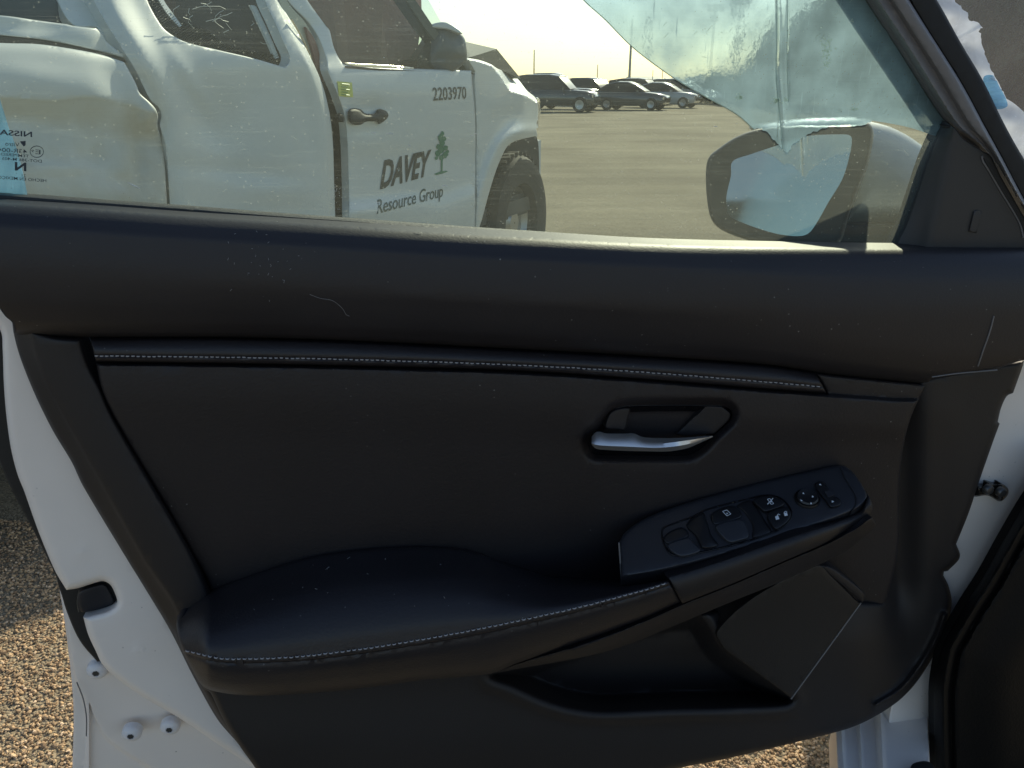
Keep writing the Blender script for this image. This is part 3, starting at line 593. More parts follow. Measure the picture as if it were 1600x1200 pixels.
for k in range(18):
    x, y = rc.uniform(262, 425), rc.uniform(5, 88)
    if y > 30 + (x-262)*.33: y *= .55
    a = rc.uniform(-2.6, .3); P = [(x, y)]
    for j in range(rc.randint(2, 4)): a += rc.gauss(0, .5); x += math.cos(a)*rc.uniform(5, 16); y += math.sin(a)*rc.uniform(3, 10); P.append((x, y))
    if max(q[0] for q in P) > 432 or max(q[1] - (q[0]-262)*.36 for q in P) > 44: continue
    tube(bm, TR.pt([q[0] for q in P], [q[1] for q in P], -.026), .0007, 4)
tag(finish(bm, 'cracks', mat('crack_white', (.62, .64, .6), .4), truck), kind='stuff')
# back window and rear pillar of the cab
relief('cab_pillar', [(60,-80,1),(88,0),(113,39),(150,43,1),(166,62),(180,74),(194,86,1),(144,0),(118,-80,1)], lambda x, y: -.05 - .10*sstep(100, -60, y), M['paint'], truck, TR, step=14, edge=(3, .006), skirt=.03)
relief('rear_window', [(-120,-80,1),(-120,18,1),(0,24),(60,32),(113,40,1),(88,0),(60,-80,1)], -.12, mat('rear_glass', (.012, .045, .075), .2, spec=.12), truck, TR, step=40, skirt=.01)
# front door
fd_out = [(404,-80,1),(448,0),(480,34),(497,59),(509,92),(512,112),(527,148),(538,182),(542,220),(544,280),(545,345),(546,440,1),(742,400,1),(742,340),(743,240),(742,180),(738,130),(737,110,1),(700,109),(640,107),(560,104),(541,101),(533,96),(522,75),(515,47),(510,41),(480,0),(430,-80,1)]
fdw = lambda x, y: Wrows([(40, -.05), (c((480,95),(740,100)), -.004), (c((480,112),(740,115)), .012), (c((480,150),(740,150)), .022), (c((480,225),(740,215)), .018), (c((480,262),(740,240)), .010), (c((480,318),(600,304),(740,282)), .016), (c((480,345),(600,330),(740,310)), .036), (460, -.02)])(x, y) \
   - .02*sstep(40, -60, y) - .022*sstep(530, 512, x)*sstep(140, 200, y) + bumps([(575,170,28,14,0,-.012),(575,201,26,9,0,-.006),(690,310,40,14,-10,-.010),(560,330,30,10,0,.006)])(x, y)
fd, fd_s = relief('front_door', fd_out, fdw, M['paint'], truck, TR, step=7, edge=(3, .006), skirt=.03)
relief('window', [(430,-78,1),(482,0),(511,41),(516,47),(523,75),(534,97),(560,105),(640,108),(737,111,1),(700,80),(674,38),(648,-2),(600,-78,1)], lambda x, y: -.035 - .04*sstep(105, -60, y), M['carglass'], truck, TR, step=30, skirt=.004)
o, _ = relief('belt_moulding', [(536,97,1),(560,99),(600,101),(646,105),(648,109,1),(600,107),(560,106),(541,102,1)], .002, mat('bright_moulding', (.75, .68, .55), .2, metal=.6), truck, TR, step=20, edge=(2, .004), skirt=.01)
relief('belt_seal', [(541,103,1),(600,107.5),(660,111),(740,113,1),(740,116,1),(660,114.5),(600,111),(541,106,1)], .010, M['rubber'], truck, TR, step=20, skirt=.01)
# jamb seen in the gap of the sprung door
relief('door_jamb', [(425,-80,1),(436,0),(466,50),(484,84),(494,108),(500,120,1),(506,118,1),(500,86),(490,60),(476,34),(448,0),(420,-80,1)], lambda x, y: -.05 + 0*x, mat('jamb_paint', (.34, .36, .30), .35, coat=.5), truck, TR, step=16, skirt=.01)
relief('jamb_trim', [(478,42,1),(492,62),(500,88),(506,120),(504,128,1),(496,112),(490,84),(482,58)], -.04, mat('jamb_red', (.22, .11, .09), .5), truck, TR, step=16, skirt=.01)
bm = bmesh.new(); ln = cr([(455,30),(470,56),(484,86),(486,92)], 6); tube(bm, TR.pt(ln[:,0], ln[:,1], -.01), .0035, 6); finish(bm, 'jamb_edge', mat('bright_edge', (.75, .7, .55), .15, metal=.8), truck)
# mirror, handle, sticker, lettering
MP = Plane(TP(.0, 1.2, .22), TN*.75 - TF*.65)
mir, _ = relief('side_mirror', [(648,100),(654,84),(668,62),(673,44),(680,38),(696,37),(710,44),(722,54),(728,66),(730,90),(727,98),(708,112),(690,117),(668,116),(652,110)], lambda x, y: .035*sstep(0, 22, sd(x, y, [(648,100),(668,62),(680,38),(700,38),(728,66),(730,90),(708,112),(690,117),(652,110)])) - .03*np.exp(-((y-92)/5.)**2)*.3,
   mat('truck_mirror_plastic', (.10, .115, .125), .35), truck, MP, step=6, edge=(6, .03), skirt=.09)
o, _ = relief('mirror_top', [(674,42),(681,36),(697,35),(714,44),(723,53),(716,52),(700,46),(684,44)], .04, M['paint'], mir, MP, step=8, edge=(2, .008), skirt=.04)
bm = bmesh.new(); a = MP.one(660, 104, 0); tube(bm, [a, a - TN*.12 + TF*.05, a - TN*.25 + TF*.08], [.035, .03, .04], 8); finish(bm, 'mirror_arm', M['sail'], mir)
hd, _ = relief('door_handle', [(545,172),(553,169),(564,171),(571,177),(586,177),(589,171),(594,170),(604,174),(607,181),(602,188),(592,194),(589,190),(573,190),(563,195),(550,194),(544,186)], lambda x, y: fdw(x, y) + .022, mat('handle_black', (.018, .020, .021), .65), truck, TR, step=6, edge=(6, .022), skirt=.03)
relief('keyhole_cover', [(528,180),(533,177),(537,183),(537,191),(531,189)], lambda x, y: fdw(x, y) + .012, M['rubber'], hd, TR, step=8, edge=(2, .006), skirt=.012)
st_, _ = relief('sticker', [(527,127,1),(550,129,1),(552,152,1),(530,150,1)], lambda x, y: fdw(x, y) + .003, M['decal_yellow'], truck, TR, step=30, skirt=.001)
bm = bmesh.new()
for k in range(5):
    a, b_ = fd_s([534, 546 - 3*(k % 2)], [131 + k*4.2, 132 + k*4.2], .0045); tube(bm, [a, b_], .0018, 4)
finish(bm, 'sticker_print', mat('sticker_print', (.28, .42, .16), .5), st_)
def text_mesh(body, shear=0, offset=0, align='LEFT'):
    cu = bpy.data.curves.new('t', 'FONT'); cu.body = body; cu.shear = shear; cu.offset = offset; cu.resolution_u = 3; cu.space_character = 1.0
    o = bpy.data.objects.new('t', cu); COL.objects.link(o); bpy.context.view_layer.update()
    me = bpy.data.meshes.new_from_object(o.evaluated_get(bpy.context.evaluated_depsgraph_get())); bpy.data.objects.remove(o); return me
def put_text(name, body, p0, p1, ptop, plane, surf, m, parent, lift=.002, shear=0, offset=0, mirror=False):
    """p0/p1: base line ends, ptop: a point at capital height above p0 — all found on the plane; the lettering lies flat on the surface"""
    me = text_mesh(body, shear, offset); V = np.array([v.co[:] for v in me.vertices]); x0, x1 = V[:, 0].min(), V[:, 0].max(); H = .69
    a, b, t = plane.one(*p0), plane.one(*p1), plane.one(*ptop); ux = b - a; uy = t - a
    P = a[None] + ((V[:, 0]-x0)/(x1-x0))[:, None]*ux[None] + (V[:, 1]/H)[:, None]*uy[None]
    if surf is not None: qx, qy = project(P); P = surf(qx, qy, lift)
    else: P = P + plane.N*lift
    P -= ORG[parent]
    for v, p in zip(me.vertices, P): v.co = p
    me.materials.clear(); me.materials.append(m); o = bpy.data.objects.new(name, me); COL.objects.link(o); o.parent = parent; ORG[o] = ORG[parent]; return o
put_text('lettering', 'DAVEY', (594,294), (672,272), (596,253), TR, fd_s, M['decal_black'], truck, shear=.25, offset=.035)
put_text('lettering', 'Resource Group', (589,334), (692,307), (590,312), TR, fd_s, mat('decal_grey', (.03, .07, .065), .5), truck, offset=.008)
put_text('fleet_number', '2203970', (677,157), (729,154), (676,137), TR, fd_s, mat('decal_dark', (.05, .055, .05), .5), truck, offset=.012)
def logo_tree():
    bm = bmesh.new(); rr = random.Random(4)
    def blob(cx, cy, r, sx=1):
        pts = [(cx + math.cos(k*math.pi/5)*r*sx*rr.uniform(.7, 1.1), cy + math.sin(k*math.pi/5)*r*rr.uniform(.7, 1.1)) for k in range(10)]
        P = fd_s([p[0] for p in pts], [p[1] for p in pts], .002 + rr.random()*.0008); bm.faces.new([bm.verts.new(p) for p in P])
    for cx, cy, r in ((691,210,5),(688,216,5.5),(694,217,5),(691,224,6),(685,229,5),(697,231,5),(690,234,6.5),(684,240,5),(696,242,5.5),(690,246,5),(682,247,3.5),(699,237,3.5)): blob(cx, cy, r, .8)
    for q in ([(689,248),(692,248),(691.5,266),(693,270),(687,271),(689,266)], [(678,272),(686,268.5),(697,266.5),(700,268),(692,271),(682,273.5)]):
        P = fd_s([p[0] for p in q], [p[1] for p in q], .002); bm.faces.new([bm.verts.new(p) for p in P])
    finish(bm, 'tree_emblem', M['decal_green'], truck, smooth=False)
logo_tree()
# fender, hood, wheel
fe_out = [(742,112,1),(729,90,1),(750,94),(768,101),(777,107),(805,120),(823,141),(838,155),(841,177),(838,197),(840,212,1),(822,216),(804,221),(791,231),(776,264),(764,302),(753,343),(744,372),(744,398,1),(744,340),(745,240),(744,180),(741,130)]
few = lambda x, y: .014 - .10*sstep(805, 850, x)**1.5 - .30*np.clip((np.interp(x, [729,750,768,780,797,823,838], [92,97,103,116,142,150,160]) - y)/30., 0, 1)**.8 + .02*np.exp(-((sd(x, y, [(742,400),(764,302),(776,264),(791,231),(804,221),(822,216),(860,212),(860,400)])+12)/9.)**2) + bumps([(775,165,16,40,0,.006),(800,180,30,14,-15,-.008)])(x, y)
fe, fe_s = relief('front_fender', fe_out, few, M['paint'], truck, TR, step=6, edge=(2, .004), skirt=.04)
bm = bmesh.new()
def pp(px, py, o): return TR.one(px, py, o)
A_, B_, C_, D_, E_, F_ = pp(722,64,-.20), pp(776,76.5,-.20), pp(814,123,-.15), pp(736,89,-.15), pp(777,107.5,-.12), pp(700,92,-.15)
far = lambda p, k=1.25, dz=0: p - TN*k + np.array([0, 0, dz])
vs = [bm.verts.new(p) for p in (A_, B_, C_, D_, E_, F_, far(A_, 1.2, -.08), far(B_, 1.1, -.12), far(C_, 1.3, -.02))]
for q in ((5,3,0),(3,1,0),(0,1,7,6),(1,2,8,7)): bm.faces.new([vs[i] for i in q])
hood = finish(bm, 'hood', mat('hood_paint_dimmed', (.22, .24, .23), .6, spec=.15), truck, smooth=False); hood['label'] = 'buckled hood folded up in a sharp ridge'  # greyer than the truck's white, dimming the ridge facets by colour
bm = bmesh.new(); vs = [bm.verts.new(p) for p in (D_, E_, B_, C_)]
for q in ((0,1,2),(1,3,2)): bm.faces.new([vs[i] for i in q])
finish(bm, 'hood_underside', mat('hood_underside', (.02, .028, .026), .8, spec=.05), hood, smooth=False)  # near-black colour carries the shade on the ridge's near facet
WC = TP(.76, .39, -.20)
bm = bmesh.new(); Mw = frame(WC, TN); r = .40
lathe(bm, [(.24,-.13),(.36,-.14),(.395,-.10),(.40,-.05),(.40,.05),(.395,.09),(.37,.125),(.30,.135),(.235,.12),(.22,.06)], Mw, 48)
for k in range(44):
    a = k*2*math.pi/44
    for s in (-1, 1): box(bm, Mw @ Matrix.Rotation(a + s*.03, 4, 'Z') @ Matrix.Translation((r+.004, 0, s*.06)) @ Matrix.Rotation(s*.3, 4, 'X'), .014, .032, .075)
wh = finish(bm, 'wheel', M['tyre'], truck, sharp=30)
bm = bmesh.new(); lathe(bm, [(.235,.11),(.225,.06),(.19,.03),(.08,.05),(.06,.07),(.005,.07)], Mw, 32); finish(bm, 'rim', M['rim'], wh)
bm = bmesh.new(); Mr = frame(TP(-3.15, .39, -.14), TN); lathe(bm, [(.24,-.13),(.36,-.14),(.40,-.05),(.40,.05),(.37,.125),(.235,.12),(.20,.06),(.01,.06)], Mr, 40); finish(bm, 'wheel', M['tyre'], truck)
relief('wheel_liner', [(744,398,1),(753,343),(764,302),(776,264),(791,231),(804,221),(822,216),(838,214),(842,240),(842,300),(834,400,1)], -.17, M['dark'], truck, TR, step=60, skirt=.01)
relief('headlight', [(838,152),(843,156),(845,170),(843,186),(841,200),(839,190),(840,170)], -.30, M['headlamp'], truck, TR, step=10, edge=(1.5, .01), skirt=.05)
# black sheet putting shade into the panel gaps, floor, far side, roof, seats
relief('gap_shade', [(-110,80,1),(190,108,1),(262,118,1),(500,128,1),(600,125,1),(740,122,1),(744,400,1),(525,440,1),(265,500,1),(-110,630,1)], -.06, M['dark'], truck, TR, step=200, skirt=.01)
def tbox(name, s0, s1, h0, h1, o0, o1, m):
    bm = bmesh.new(); P = [TP(s, h, o) for s in (s0, s1) for h in (h0, h1) for o in (o0, o1)]; vs = [bm.verts.new(p) for p in P]
    for q in ((0,1,3,2),(4,6,7,5),(0,4,5,1),(2,3,7,6),(0,2,6,4),(1,5,7,3)): bm.faces.new([vs[i] for i in q])
    bmesh.ops.bevel(bm, geom=bm.edges[:], offset=min(abs(s1-s0), abs(h1-h0), abs(o1-o0))*.18, segments=3, affect='EDGES'); bmesh.ops.recalc_face_normals(bm, faces=bm.faces[:])
    return finish(bm, name, m, truck)
tbox('roof', -1.75, -.15, 1.80, 1.88, -1.62, -.22, M['paint'])
tbox('floor', -3.8, 1.2, .42, .55, -1.75, -.12, M['cabin'])
tbox('far_body_side', -1.9, 0, .45, 1.12, -1.82, -1.72, M['paint']); tbox('far_bed_side', -3.9, -1.95, .5, 1.2, -1.84, -1.76, M['paint'])
tbox('tailgate', -3.95, -3.88, .6, 1.2, -1.76, -.1, M['paint']); tbox('cab_rear_wall', -1.95, -1.90, .5, 1.15, -1.7, -.14, M['paint'])
tbox('engine_bay', .15, 1.45, .5, .98, -1.6, -.35, M['cabin']); tbox('front_bumper', 1.42, 1.6, .45, .85, -1.6, -.3, M['paint'])
tbox('far_pillar', -.95, -.85, 1.1, 1.82, -1.76, -1.68, M['cabin']); tbox('far_sky_blocker', -1.1, .1, 1.1, 1.8, -1.70, -1.66, M['seat']); tbox('far_quarter_panel', -1.9, -1.15, 1.08, 1.8, -1.76, -1.68, M['cabin']); tbox('dashboard', -.15, .35, .7, 1.10, -1.65, -.18, M['cabin'])  # far curtain added to block bright sky seen through the cab
tbox('seat_back', -1.02, -.84, .72, 1.62, -.80, -.28, M['seat']); tbox('headrest', -1.0, -.88, 1.6, 1.8, -.66, -.42, M['seat'])
tbox('seat_back', -1.02, -.84, .72, 1.62, -1.55, -1.02, M['seat']); tbox('seat_cushion', -1.0, -.35, .6, .78, -1.55, -.28, M['seat'])
tbox('rear_seat_back', -1.85, -1.68, .7, 1.5, -1.6, -.25, M['cabin'])
# front pillar and side airbag curtain hanging inside the front window
bm = bmesh.new()
rowsA = [[TP(-.98 + .08*i, 1.80 - .03*math.sin(i*.8), -.16 - .02*math.sin(i*1.9)) for i in range(11)], [TP(-.98 + .078*i, 1.45, -.22 - .07*math.sin(i*1.7+.5)) for i in range(11)], [TP(-.98 + .07*i, 1.12 + .02*math.sin(i*1.3), -.18 - .04*math.sin(i*1.5+1)) for i in range(11)]]
tube_ring(bm, rowsA); bmesh.ops.subdivide_edges(bm, edges=bm.edges[:], cuts=3, smooth=1.0, use_grid_fill=True)
finish(bm, 'curtain_airbag', mat('airbag_cloth', (.62, .36, .28), .9, grain=(60, .5, .004), var=(5, .2)), truck)['label'] = 'deployed curtain airbag hanging in the front window'
bm = bmesh.new(); vs = [bm.verts.new(p) for p in (TR.one(600,-80,-.06), TR.one(648,-2,-.04), TR.one(676,40,-.02), TR.one(700,70,.0), TR.one(688,74,-.02), TR.one(664,44,-.04), TR.one(634,0,-.06), TR.one(584,-80,-.08))]
for q in ((0,1,6,7),(1,2,5,6),(2,3,4,5)): bm.faces.new([vs[i] for i in q])
r_ = bmesh.ops.extrude_face_region(bm, geom=bm.faces[:])
for v in r_['geom']:
    if isinstance(v, bmesh.types.BMVert): v.co -= Vector(TN)*.06
bmesh.ops.recalc_face_normals(bm, faces=bm.faces[:]); finish(bm, 'front_pillar', mat('pillar_dark', (.10, .12, .12), .4), truck)
bm = bmesh.new(); ws = [TP(.35, 1.14, -.15), TP(.35, 1.14, -1.65), TP(-.25, 1.80, -1.5), TP(-.25, 1.80, -.28)]; bm.faces.new([bm.verts.new(p) for p in ws]); finish(bm, 'windscreen', M['carglass'], truck, smooth=False)

# ------------------------------------------------------------------ the open car door
door = thing('white_car', (.75, .95, 0), 'white car with its front door open, black trim panel facing the camera', 'car')
y0c = [(-70,311),(0,316),(140,325),(280,335),(420,344),(560,353),(710,363),(860,371),(1040,380),(1200,384),(1400,387),(1600,388),(1720,388)]
Y0 = yv(y0c)
C1c = [(0,521),(47,524),(140,527),(350,527),(560,533),(800,545),(1000,556),(1200,570),(1300,585),(1450,600)]
C1 = yv(C1c + [(1600,606),(1720,610)])
off = lambda f, d: (lambda x: f(x) + d)
offs = lambda d: (lambda x: Y0(x) + d*(.9 + .4*sstep(1000, 1500, x)))
padw = Wrows([(Y0, .014), (offs(3), .024), (offs(9), .032), (offs(22), .041), (offs(44), .049), (off(Y0, 100), .053), (off(C1, -60), .050), (off(C1, -24), .040), (off(C1, -8), .028), (C1, .012)])
top = [(p[0], p[1]) for p in y0c]; top[0] = (-70,311,1); top[-1] = (1720,388,1)
up_out = top + [(1720,556,1),(1600,563),(1560,575),(1456,592),(1450,600,1)] + C1c[::-1][1:-1] + [(24,522,1),(19,504),(8,494),(-8,472),(-70,400,1)]
pad, pad_s = relief('upper_trim', up_out, padw, M['pad'], door, step=12, edge=(5, .006), skirt=.03, extra=([], list(np.arange(318, 420, 4))))
# strip with the stitched seam
Gc = [(148,565),(350,568),(560,572),(800,579),(1000,592),(1200,608),(1290,614)]; G = yv([(100,564)]+Gc+[(1400,622)])
Sc = [(146,556),(350,558),(560,562),(800,570),(1000,581),(1200,597),(1282,604)]; S = yv(Sc)
stw = Wrows([(C1, .004), (off(C1, 5), .016), (off(S, -3), .024), (S, .0225), (off(S, 3), .024), (off(G, -2), .022), (G, .012)])
relief('accent_strip', [(140,526,1)] + C1c[3:8] + [(1272,580,1),(1284,600),(1292,616,1)] + Gc[::-1][1:-1] + [(150,566,1)], stw, M['arm'], door, step=12, edge=(2.5, .004), skirt=.02, extra=([], np.arange(552, 616, 2.5)))
def stitches(name, pts, surf_w, pitch, parent, wthr=.0007):
    cc = cr(pts, 14); d = np.r_[0, np.cumsum(np.hypot(*np.diff(cc, axis=0).T))]; bm = bmesh.new(); s = 2.0; k = 0
    while s + pitch*.7 < d[-1]:
        q = [s, s + pitch*.66]; x = np.interp(q, d, cc[:, 0]); y = np.interp(q, d, cc[:, 1]) + random.uniform(-.35, .35)
        a, b = DOOR.pt(x, y, surf_w(x, y) + .0006); m_ = (a + b)/2 + DOOR.N*.0006
        tube(bm, [a - DOOR.N*.001, a + (b-a)*.2 + DOOR.N*.0004, m_, a + (b-a)*.8 + DOOR.N*.0004, b - DOOR.N*.001], [wthr*.5, wthr, wthr, wthr, wthr*.5], 5); s += pitch*random.uniform(.95, 1.05); k += 1
    o = finish(bm, name, M['thread'], parent); tag(o, kind='stuff'); return o
stitches('stitching', Sc, stw, 8.3, door)
# insert with the handle recess
BZ = cr([(919,692),(923,680),(933,671),(944,656),(954,644),(966,637),(986,634),(1060,633),(1127,634),(1140,639),(1144,648),(1139,659),(1116,680),(1100,697),(1084,708),(1066,712),(1000,712),(935,711),(923,706)], 5, closed=True)
insw0 = Wrows([(G, .010), (off(G, 7), .019), (off(G, 40), .020), (700, .014), (800, .008), (880, .004), (1000, .0)])
def hole(x, y): return sstep(-14, 12, sd(x, y, BZ))
insw = lambda x, y: insw0(x, y) + .007*sstep(1230, 1330, x)*sstep(760, 600, y) - .030*hole(x, y)
ins_out = [(150,567,1)] + Gc[1:-1] + [(1292,616,1),(1284,600),(1272,582,1),(1300,586),(1450,601,1),(1428,640),(1413,690),(1405,760),(1403,860),(1380,960,1),(300,985,1),(327,922),(297,860),(252,780),(210,708),(175,645),(158,605)]
ins, ins_s = relief('insert_panel', ins_out, insw, M['insert'], door, step=14, edge=(5, .007), skirt=.02, extra=(np.arange(908, 1156, 4), np.arange(624, 722, 4)))
bz, _ = relief('handle_bezel', [(p[0], p[1]) for p in BZ[::2]], lambda x, y: insw(x, y) + .0012 - .012*sstep(6, 26, sd(x, y, BZ)), M['gloss'], door, step=5, edge=(2, .001), skirt=.004)
relief('lock_lever', [(952,647),(964,639),(984,638),(981,655),(976,672),(962,671),(946,668)], lambda x, y: .004 + .0002*(984-x), M['hard'], bz, step=8, edge=(3, .004), skirt=.02)
relief('bracket', [(1103,634,1),(1128,635,1),(1141,646),(1138,657),(1116,678,1),(1070,682,1),(1056,678,1)], lambda x, y: -.010 + .0002*(x-1050), M['hard'], bz, step=8, edge=(2, .002), skirt=.01)
# the pull lever: lofted satin metal
tp = yv([(924,683),(933,674),(947,677),(979,677.5),(990,677),(1005,683),(1040,684.5),(1075,683.5),(1114,680.5)])
md = yv([(924,690),(933,689),(947,690),(979,691),(1005,693),(1022,694),(1040,692.5),(1075,688),(1114,682)])
bt = yv([(924,694),(931,701),(947,703),(979,704.5),(1005,705),(1040,705.5),(1062,703),(1080,698),(1114,683)])
lx = np.r_[np.linspace(924.5, 932, 4), np.linspace(938, 1114, 34)]
def lrow(f, w, dy=0): 
    ww = w * np.clip((1118 - lx)/60, .55, 1) if np.isscalar(w) else w
    return DOOR.pt(lx, f(lx) + dy, ww + .004)
bm = bmesh.new(); kk = np.clip((1118-lx)/60, .5, 1)
rows = [lrow(tp, .004), lrow(tp, .014, .4), lrow(tp, .019, 1.6), DOOR.pt(lx, (tp(lx)+md(lx))/2, .024*kk + .004), lrow(md, .031), DOOR.pt(lx, (md(lx)+bt(lx))/2, .034*kk + .004), lrow(bt, .026, -.8), lrow(bt, .004)]
tube_ring(bm, rows); bmesh.ops.recalc_face_normals(bm, faces=bm.faces[:]); finish(bm, 'door_handle', M['chrome'], door, sharp=50)
# band along the shut edge
outer = [(12,498),(19,504),(22,524),(32,560),(54,615),(82,672),(112,722),(130,760),(190,860),(230,925),(267,987),(301,1055),(339,1123),(371,1161),(399,1200),(440,1260)]
L2 = [(44,500),(47,525),(65,585),(100,652),(125,697),(160,760),(224,874),(276,955),(284,1018),(318,1074),(350,1126),(376,1168),(405,1210),(450,1270)]
L1 = [(120,500),(127,532),(140,570),(158,605),(175,645),(210,708),(252,780),(297,860),(327,922),(360,1000),(420,1100),(480,1270)]
bw = Wcols([(xv(outer), .006), (lambda y: xv(outer)(y)+3, .006), (lambda y: xv(L2)(y)-4, .013), (lambda y: xv(L2)(y)+5, .019), (lambda y: xv(L1)(y)-26, .021), (xv(L1), .018)])
relief('rear_trim', [(19,504,1)] + outer[2:] + [(480,1262,1),(420,1100),(360,1000),(327,925,1)] + L1[2:8][::-1] + [(127,528,1),(80,524)], bw, M['hard'], door, step=12, edge=(8, .014), skirt=.02, extra=([], []))
# armrest
Ac = [(270,960),(283,953),(327,925),(420,890),(500,868),(600,856),(690,855),(740,862),(780,877),(830,893),(870,903),(960,906),(1045,903)]
Fc = [(270,1006),(286,1013),(350,1027),(450,1025),(520,1018),(600,1007),(700,990),(800,970),(900,948),(1000,922),(1045,908),(1065,903)]
Bc = [(270,1040),(318,1073),(350,1083),(400,1087),(500,1082),(600,1071),(657,1063),(766,1053),(808,1036),(902,1007),(1000,972),(1063,944)]
A, F, B = yv(Ac), yv(Fc), yv(Bc)
midf = lambda k: (lambda x: A(x)*(1-k) + F(x)*k)
lowf = lambda k: (lambda x: F(x)*(1-k) + B(x)*k)
armw0 = Wrows([(A, .012), (midf(.10), .030), (midf(.38), .078), (midf(.68), .108), (midf(.90), .120), (F, .1225), (lowf(.10), .124), (lowf(.15), .1195), (lowf(.24), .121), (lowf(.65), .112), (lowf(.9), .098), (B, .082)])
armw = lambda x, y: armw0(x, y)*(1 - .32*sstep(330, 272, x)) - .006*sstep(900, 1060, x)
arm_out = [(278,956,1)] + Ac[2:-1] + [(1041,904,1),(1054,922),(1065,943,1)] + [(p[0], p[1]) for p in Bc[::-1][1:-2]] + [(318,1073),(300,1045),(285,1016),(276,980)]
arm, arm_s = relief('armrest', arm_out, armw, M['arm'], door, step=10, edge=(5, .008), skirt=.10, extra=([], []))
stitches('stitching', [(288,1016)] + [(p[0], p[1]+2) for p in Fc[2:-1]], armw, 9.0, arm)
# darker side piece below the seam: follows the same surface
lipc = lambda k: [(x, float(lowf(k)(x))) for x in (300, 350, 450, 600, 750, 900, 1000, 1040)]
# lower face of the pull and its rim
gt = [(975,901),(1041,897),(1117,875),(1222,839),(1301,814),(1343,796),(1356,776)]
gb = [(975,985),(1065,943),(1144,912),(1222,878),(1301,844),(1341,825),(1362,807)]
GT, GB = yv(gt + [(1380,760)]), yv([(900,1015)] + gb + [(1380,795)])
gw = Wrows([(off(GT, -4), .088), (GT, .100), (off(GT, 5), .108), (lambda x: GT(x)*.5+GB(x)*.5, .114), (off(GB, -8), .112), (GB, .104)])
grw = lambda x, y: gw(x, y) - .028*sstep(1240, 1370, x)
relief('grip_trim', [(1041,901,1),(1117,878),(1222,841),(1301,816),(1340,798),(1352,782),(1354,768,1),(1363,789),(1362,806),(1341,825),(1301,844),(1222,878),(1144,912),(1066,943,1),(1054,922)], grw, M['hard'], door, step=10, edge=(4, .006), skirt=.06)
relief('armrest_base', [(768,1053,1),(808,1037),(902,1008),(1000,973),(1066,944),(1144,913),(1222,879),(1301,845),(1362,808,1),(1368,822),(1320,862),(1222,908),(1144,940),(1060,975),(990,1004),(920,1025),(804,1046)], Wrows([(GB, .100), (off(GB, 12), .088), (off(GB, 34), .050)]), M['hard'], door, step=10, edge=(4, .006), skirt=.05)
# switch panel: an inclined plate
p_a, p_b, p_c = DOOR.one(1000, 815, .026), DOOR.one(1310, 727, .020), DOOR.one(1222, 836, .092)
SP = plane3(p_a, p_b, p_c)
plate, pl_s = relief('switch_panel', [(967,848,1),(976,833),(999,815),(1039,797),(1117,773),(1196,752),(1275,734),(1314,727),(1333,738),(1351,765),(1355,779),(1344,792),(1301,811),(1222,836),(1117,870),(1039,890),(971,902,1)], 0, M['switch'], door, SP, step=12, edge=(5, .005), skirt=.05)
relief('panel_rim', [(1312,729,1),(1333,739),(1351,765),(1354,779),(1343,791),(1330,799,1),(1336,786),(1334,772),(1318,746,1)], .002, M['switch'], plate, SP, step=20, edge=(3, .003), skirt=.01)
WL = [(1033,835),(1036,824),(1060,814),(1082,806),(1099,797),(1128,788),(1165,779),(1191,773),(1212,774),(1228,783),(1238,799),(1236,812),(1222,826),(1180,843),(1128,857),(1096,864),(1065,870),(1047,866),(1037,852)]
WLp = cr(WL, 5, closed=True)
well, _ = relief('switch_well', WL, lambda x, y: .0015 - .010*sstep(1, 9, sd(x, y, WLp)), M['gloss'], plate, SP, step=6, edge=(1.5, .001), skirt=.006)
def ridge(px0, px1): pass
relief('switch_divider', [(1071,822),(1082,808),(1098,800),(1104,812),(1112,836),(1124,852),(1108,858),(1096,856),(1086,838)], lambda x, y: .002 + .003*np.sin((x-1070)/55*math.pi), M['knob'], plate, SP, step=6, edge=(5, .006), skirt=.01)
relief('switch_divider', [(1150,790),(1172,780),(1184,792),(1196,812),(1206,832),(1176,842),(1174,822),(1162,802)], lambda x, y: .002 + 0*x, M['knob'], plate, SP, step=6, edge=(5, .006), skirt=.01)
for pts1, pts2 in (([(1036,843),(1044,832),(1066,824),(1076,838),(1046,850)], [(1044,850),(1075,840),(1084,848),(1094,861),(1066,869),(1050,862)]),
                   ([(1110,806),(1122,796),(1146,790),(1160,804),(1154,811),(1118,820)], [(1119,821),(1153,811),(1164,816),(1170,838),(1158,844),(1141,847),(1128,838)])):
    a, _ = relief('window_switch', pts1, .0025, M['knob'], plate, SP, step=8, edge=(3, .003), skirt=.008)
    relief('rocker_face', pts2, lambda x, y: .005 - 0*x, M['knob_lit'], a, SP, step=8, edge=(2.5, .0025), skirt=.01)
relief('window_lock_button', [(1177,781),(1194,775),(1211,776),(1226,786),(1222,791),(1197,799),(1188,794)], .006, M['knob'], plate, SP, step=8, edge=(2, .002), skirt=.01)
relief('lock_button', [(1199,803),(1226,792),(1236,800),(1233,812),(1222,822),(1211,826)], .006, M['knob'], plate, SP, step=8, edge=(2, .002), skirt=.01)
dc = SP.one(1261, 780, .0); Md = frame(dc, SP.N)
bm = bmesh.new(); lathe(bm, [(.0150, -.002), (.0150, .001), (.0138, .003), (.0128, .001), (.0125, .0045), (.0110, .0062), (.004, .0050), (.0002, .0050)], Md, 40); dial = finish(bm, 'mirror_dial', M['knob'], plate, sharp=35)
relief('mirror_selector', [(1273,756),(1284,752),(1292,760),(1298,772),(1312,780),(1313,789),(1298,792),(1290,782),(1280,770)], .004, M['knob'], plate, SP, step=8, edge=(2, .002), skirt=.008)
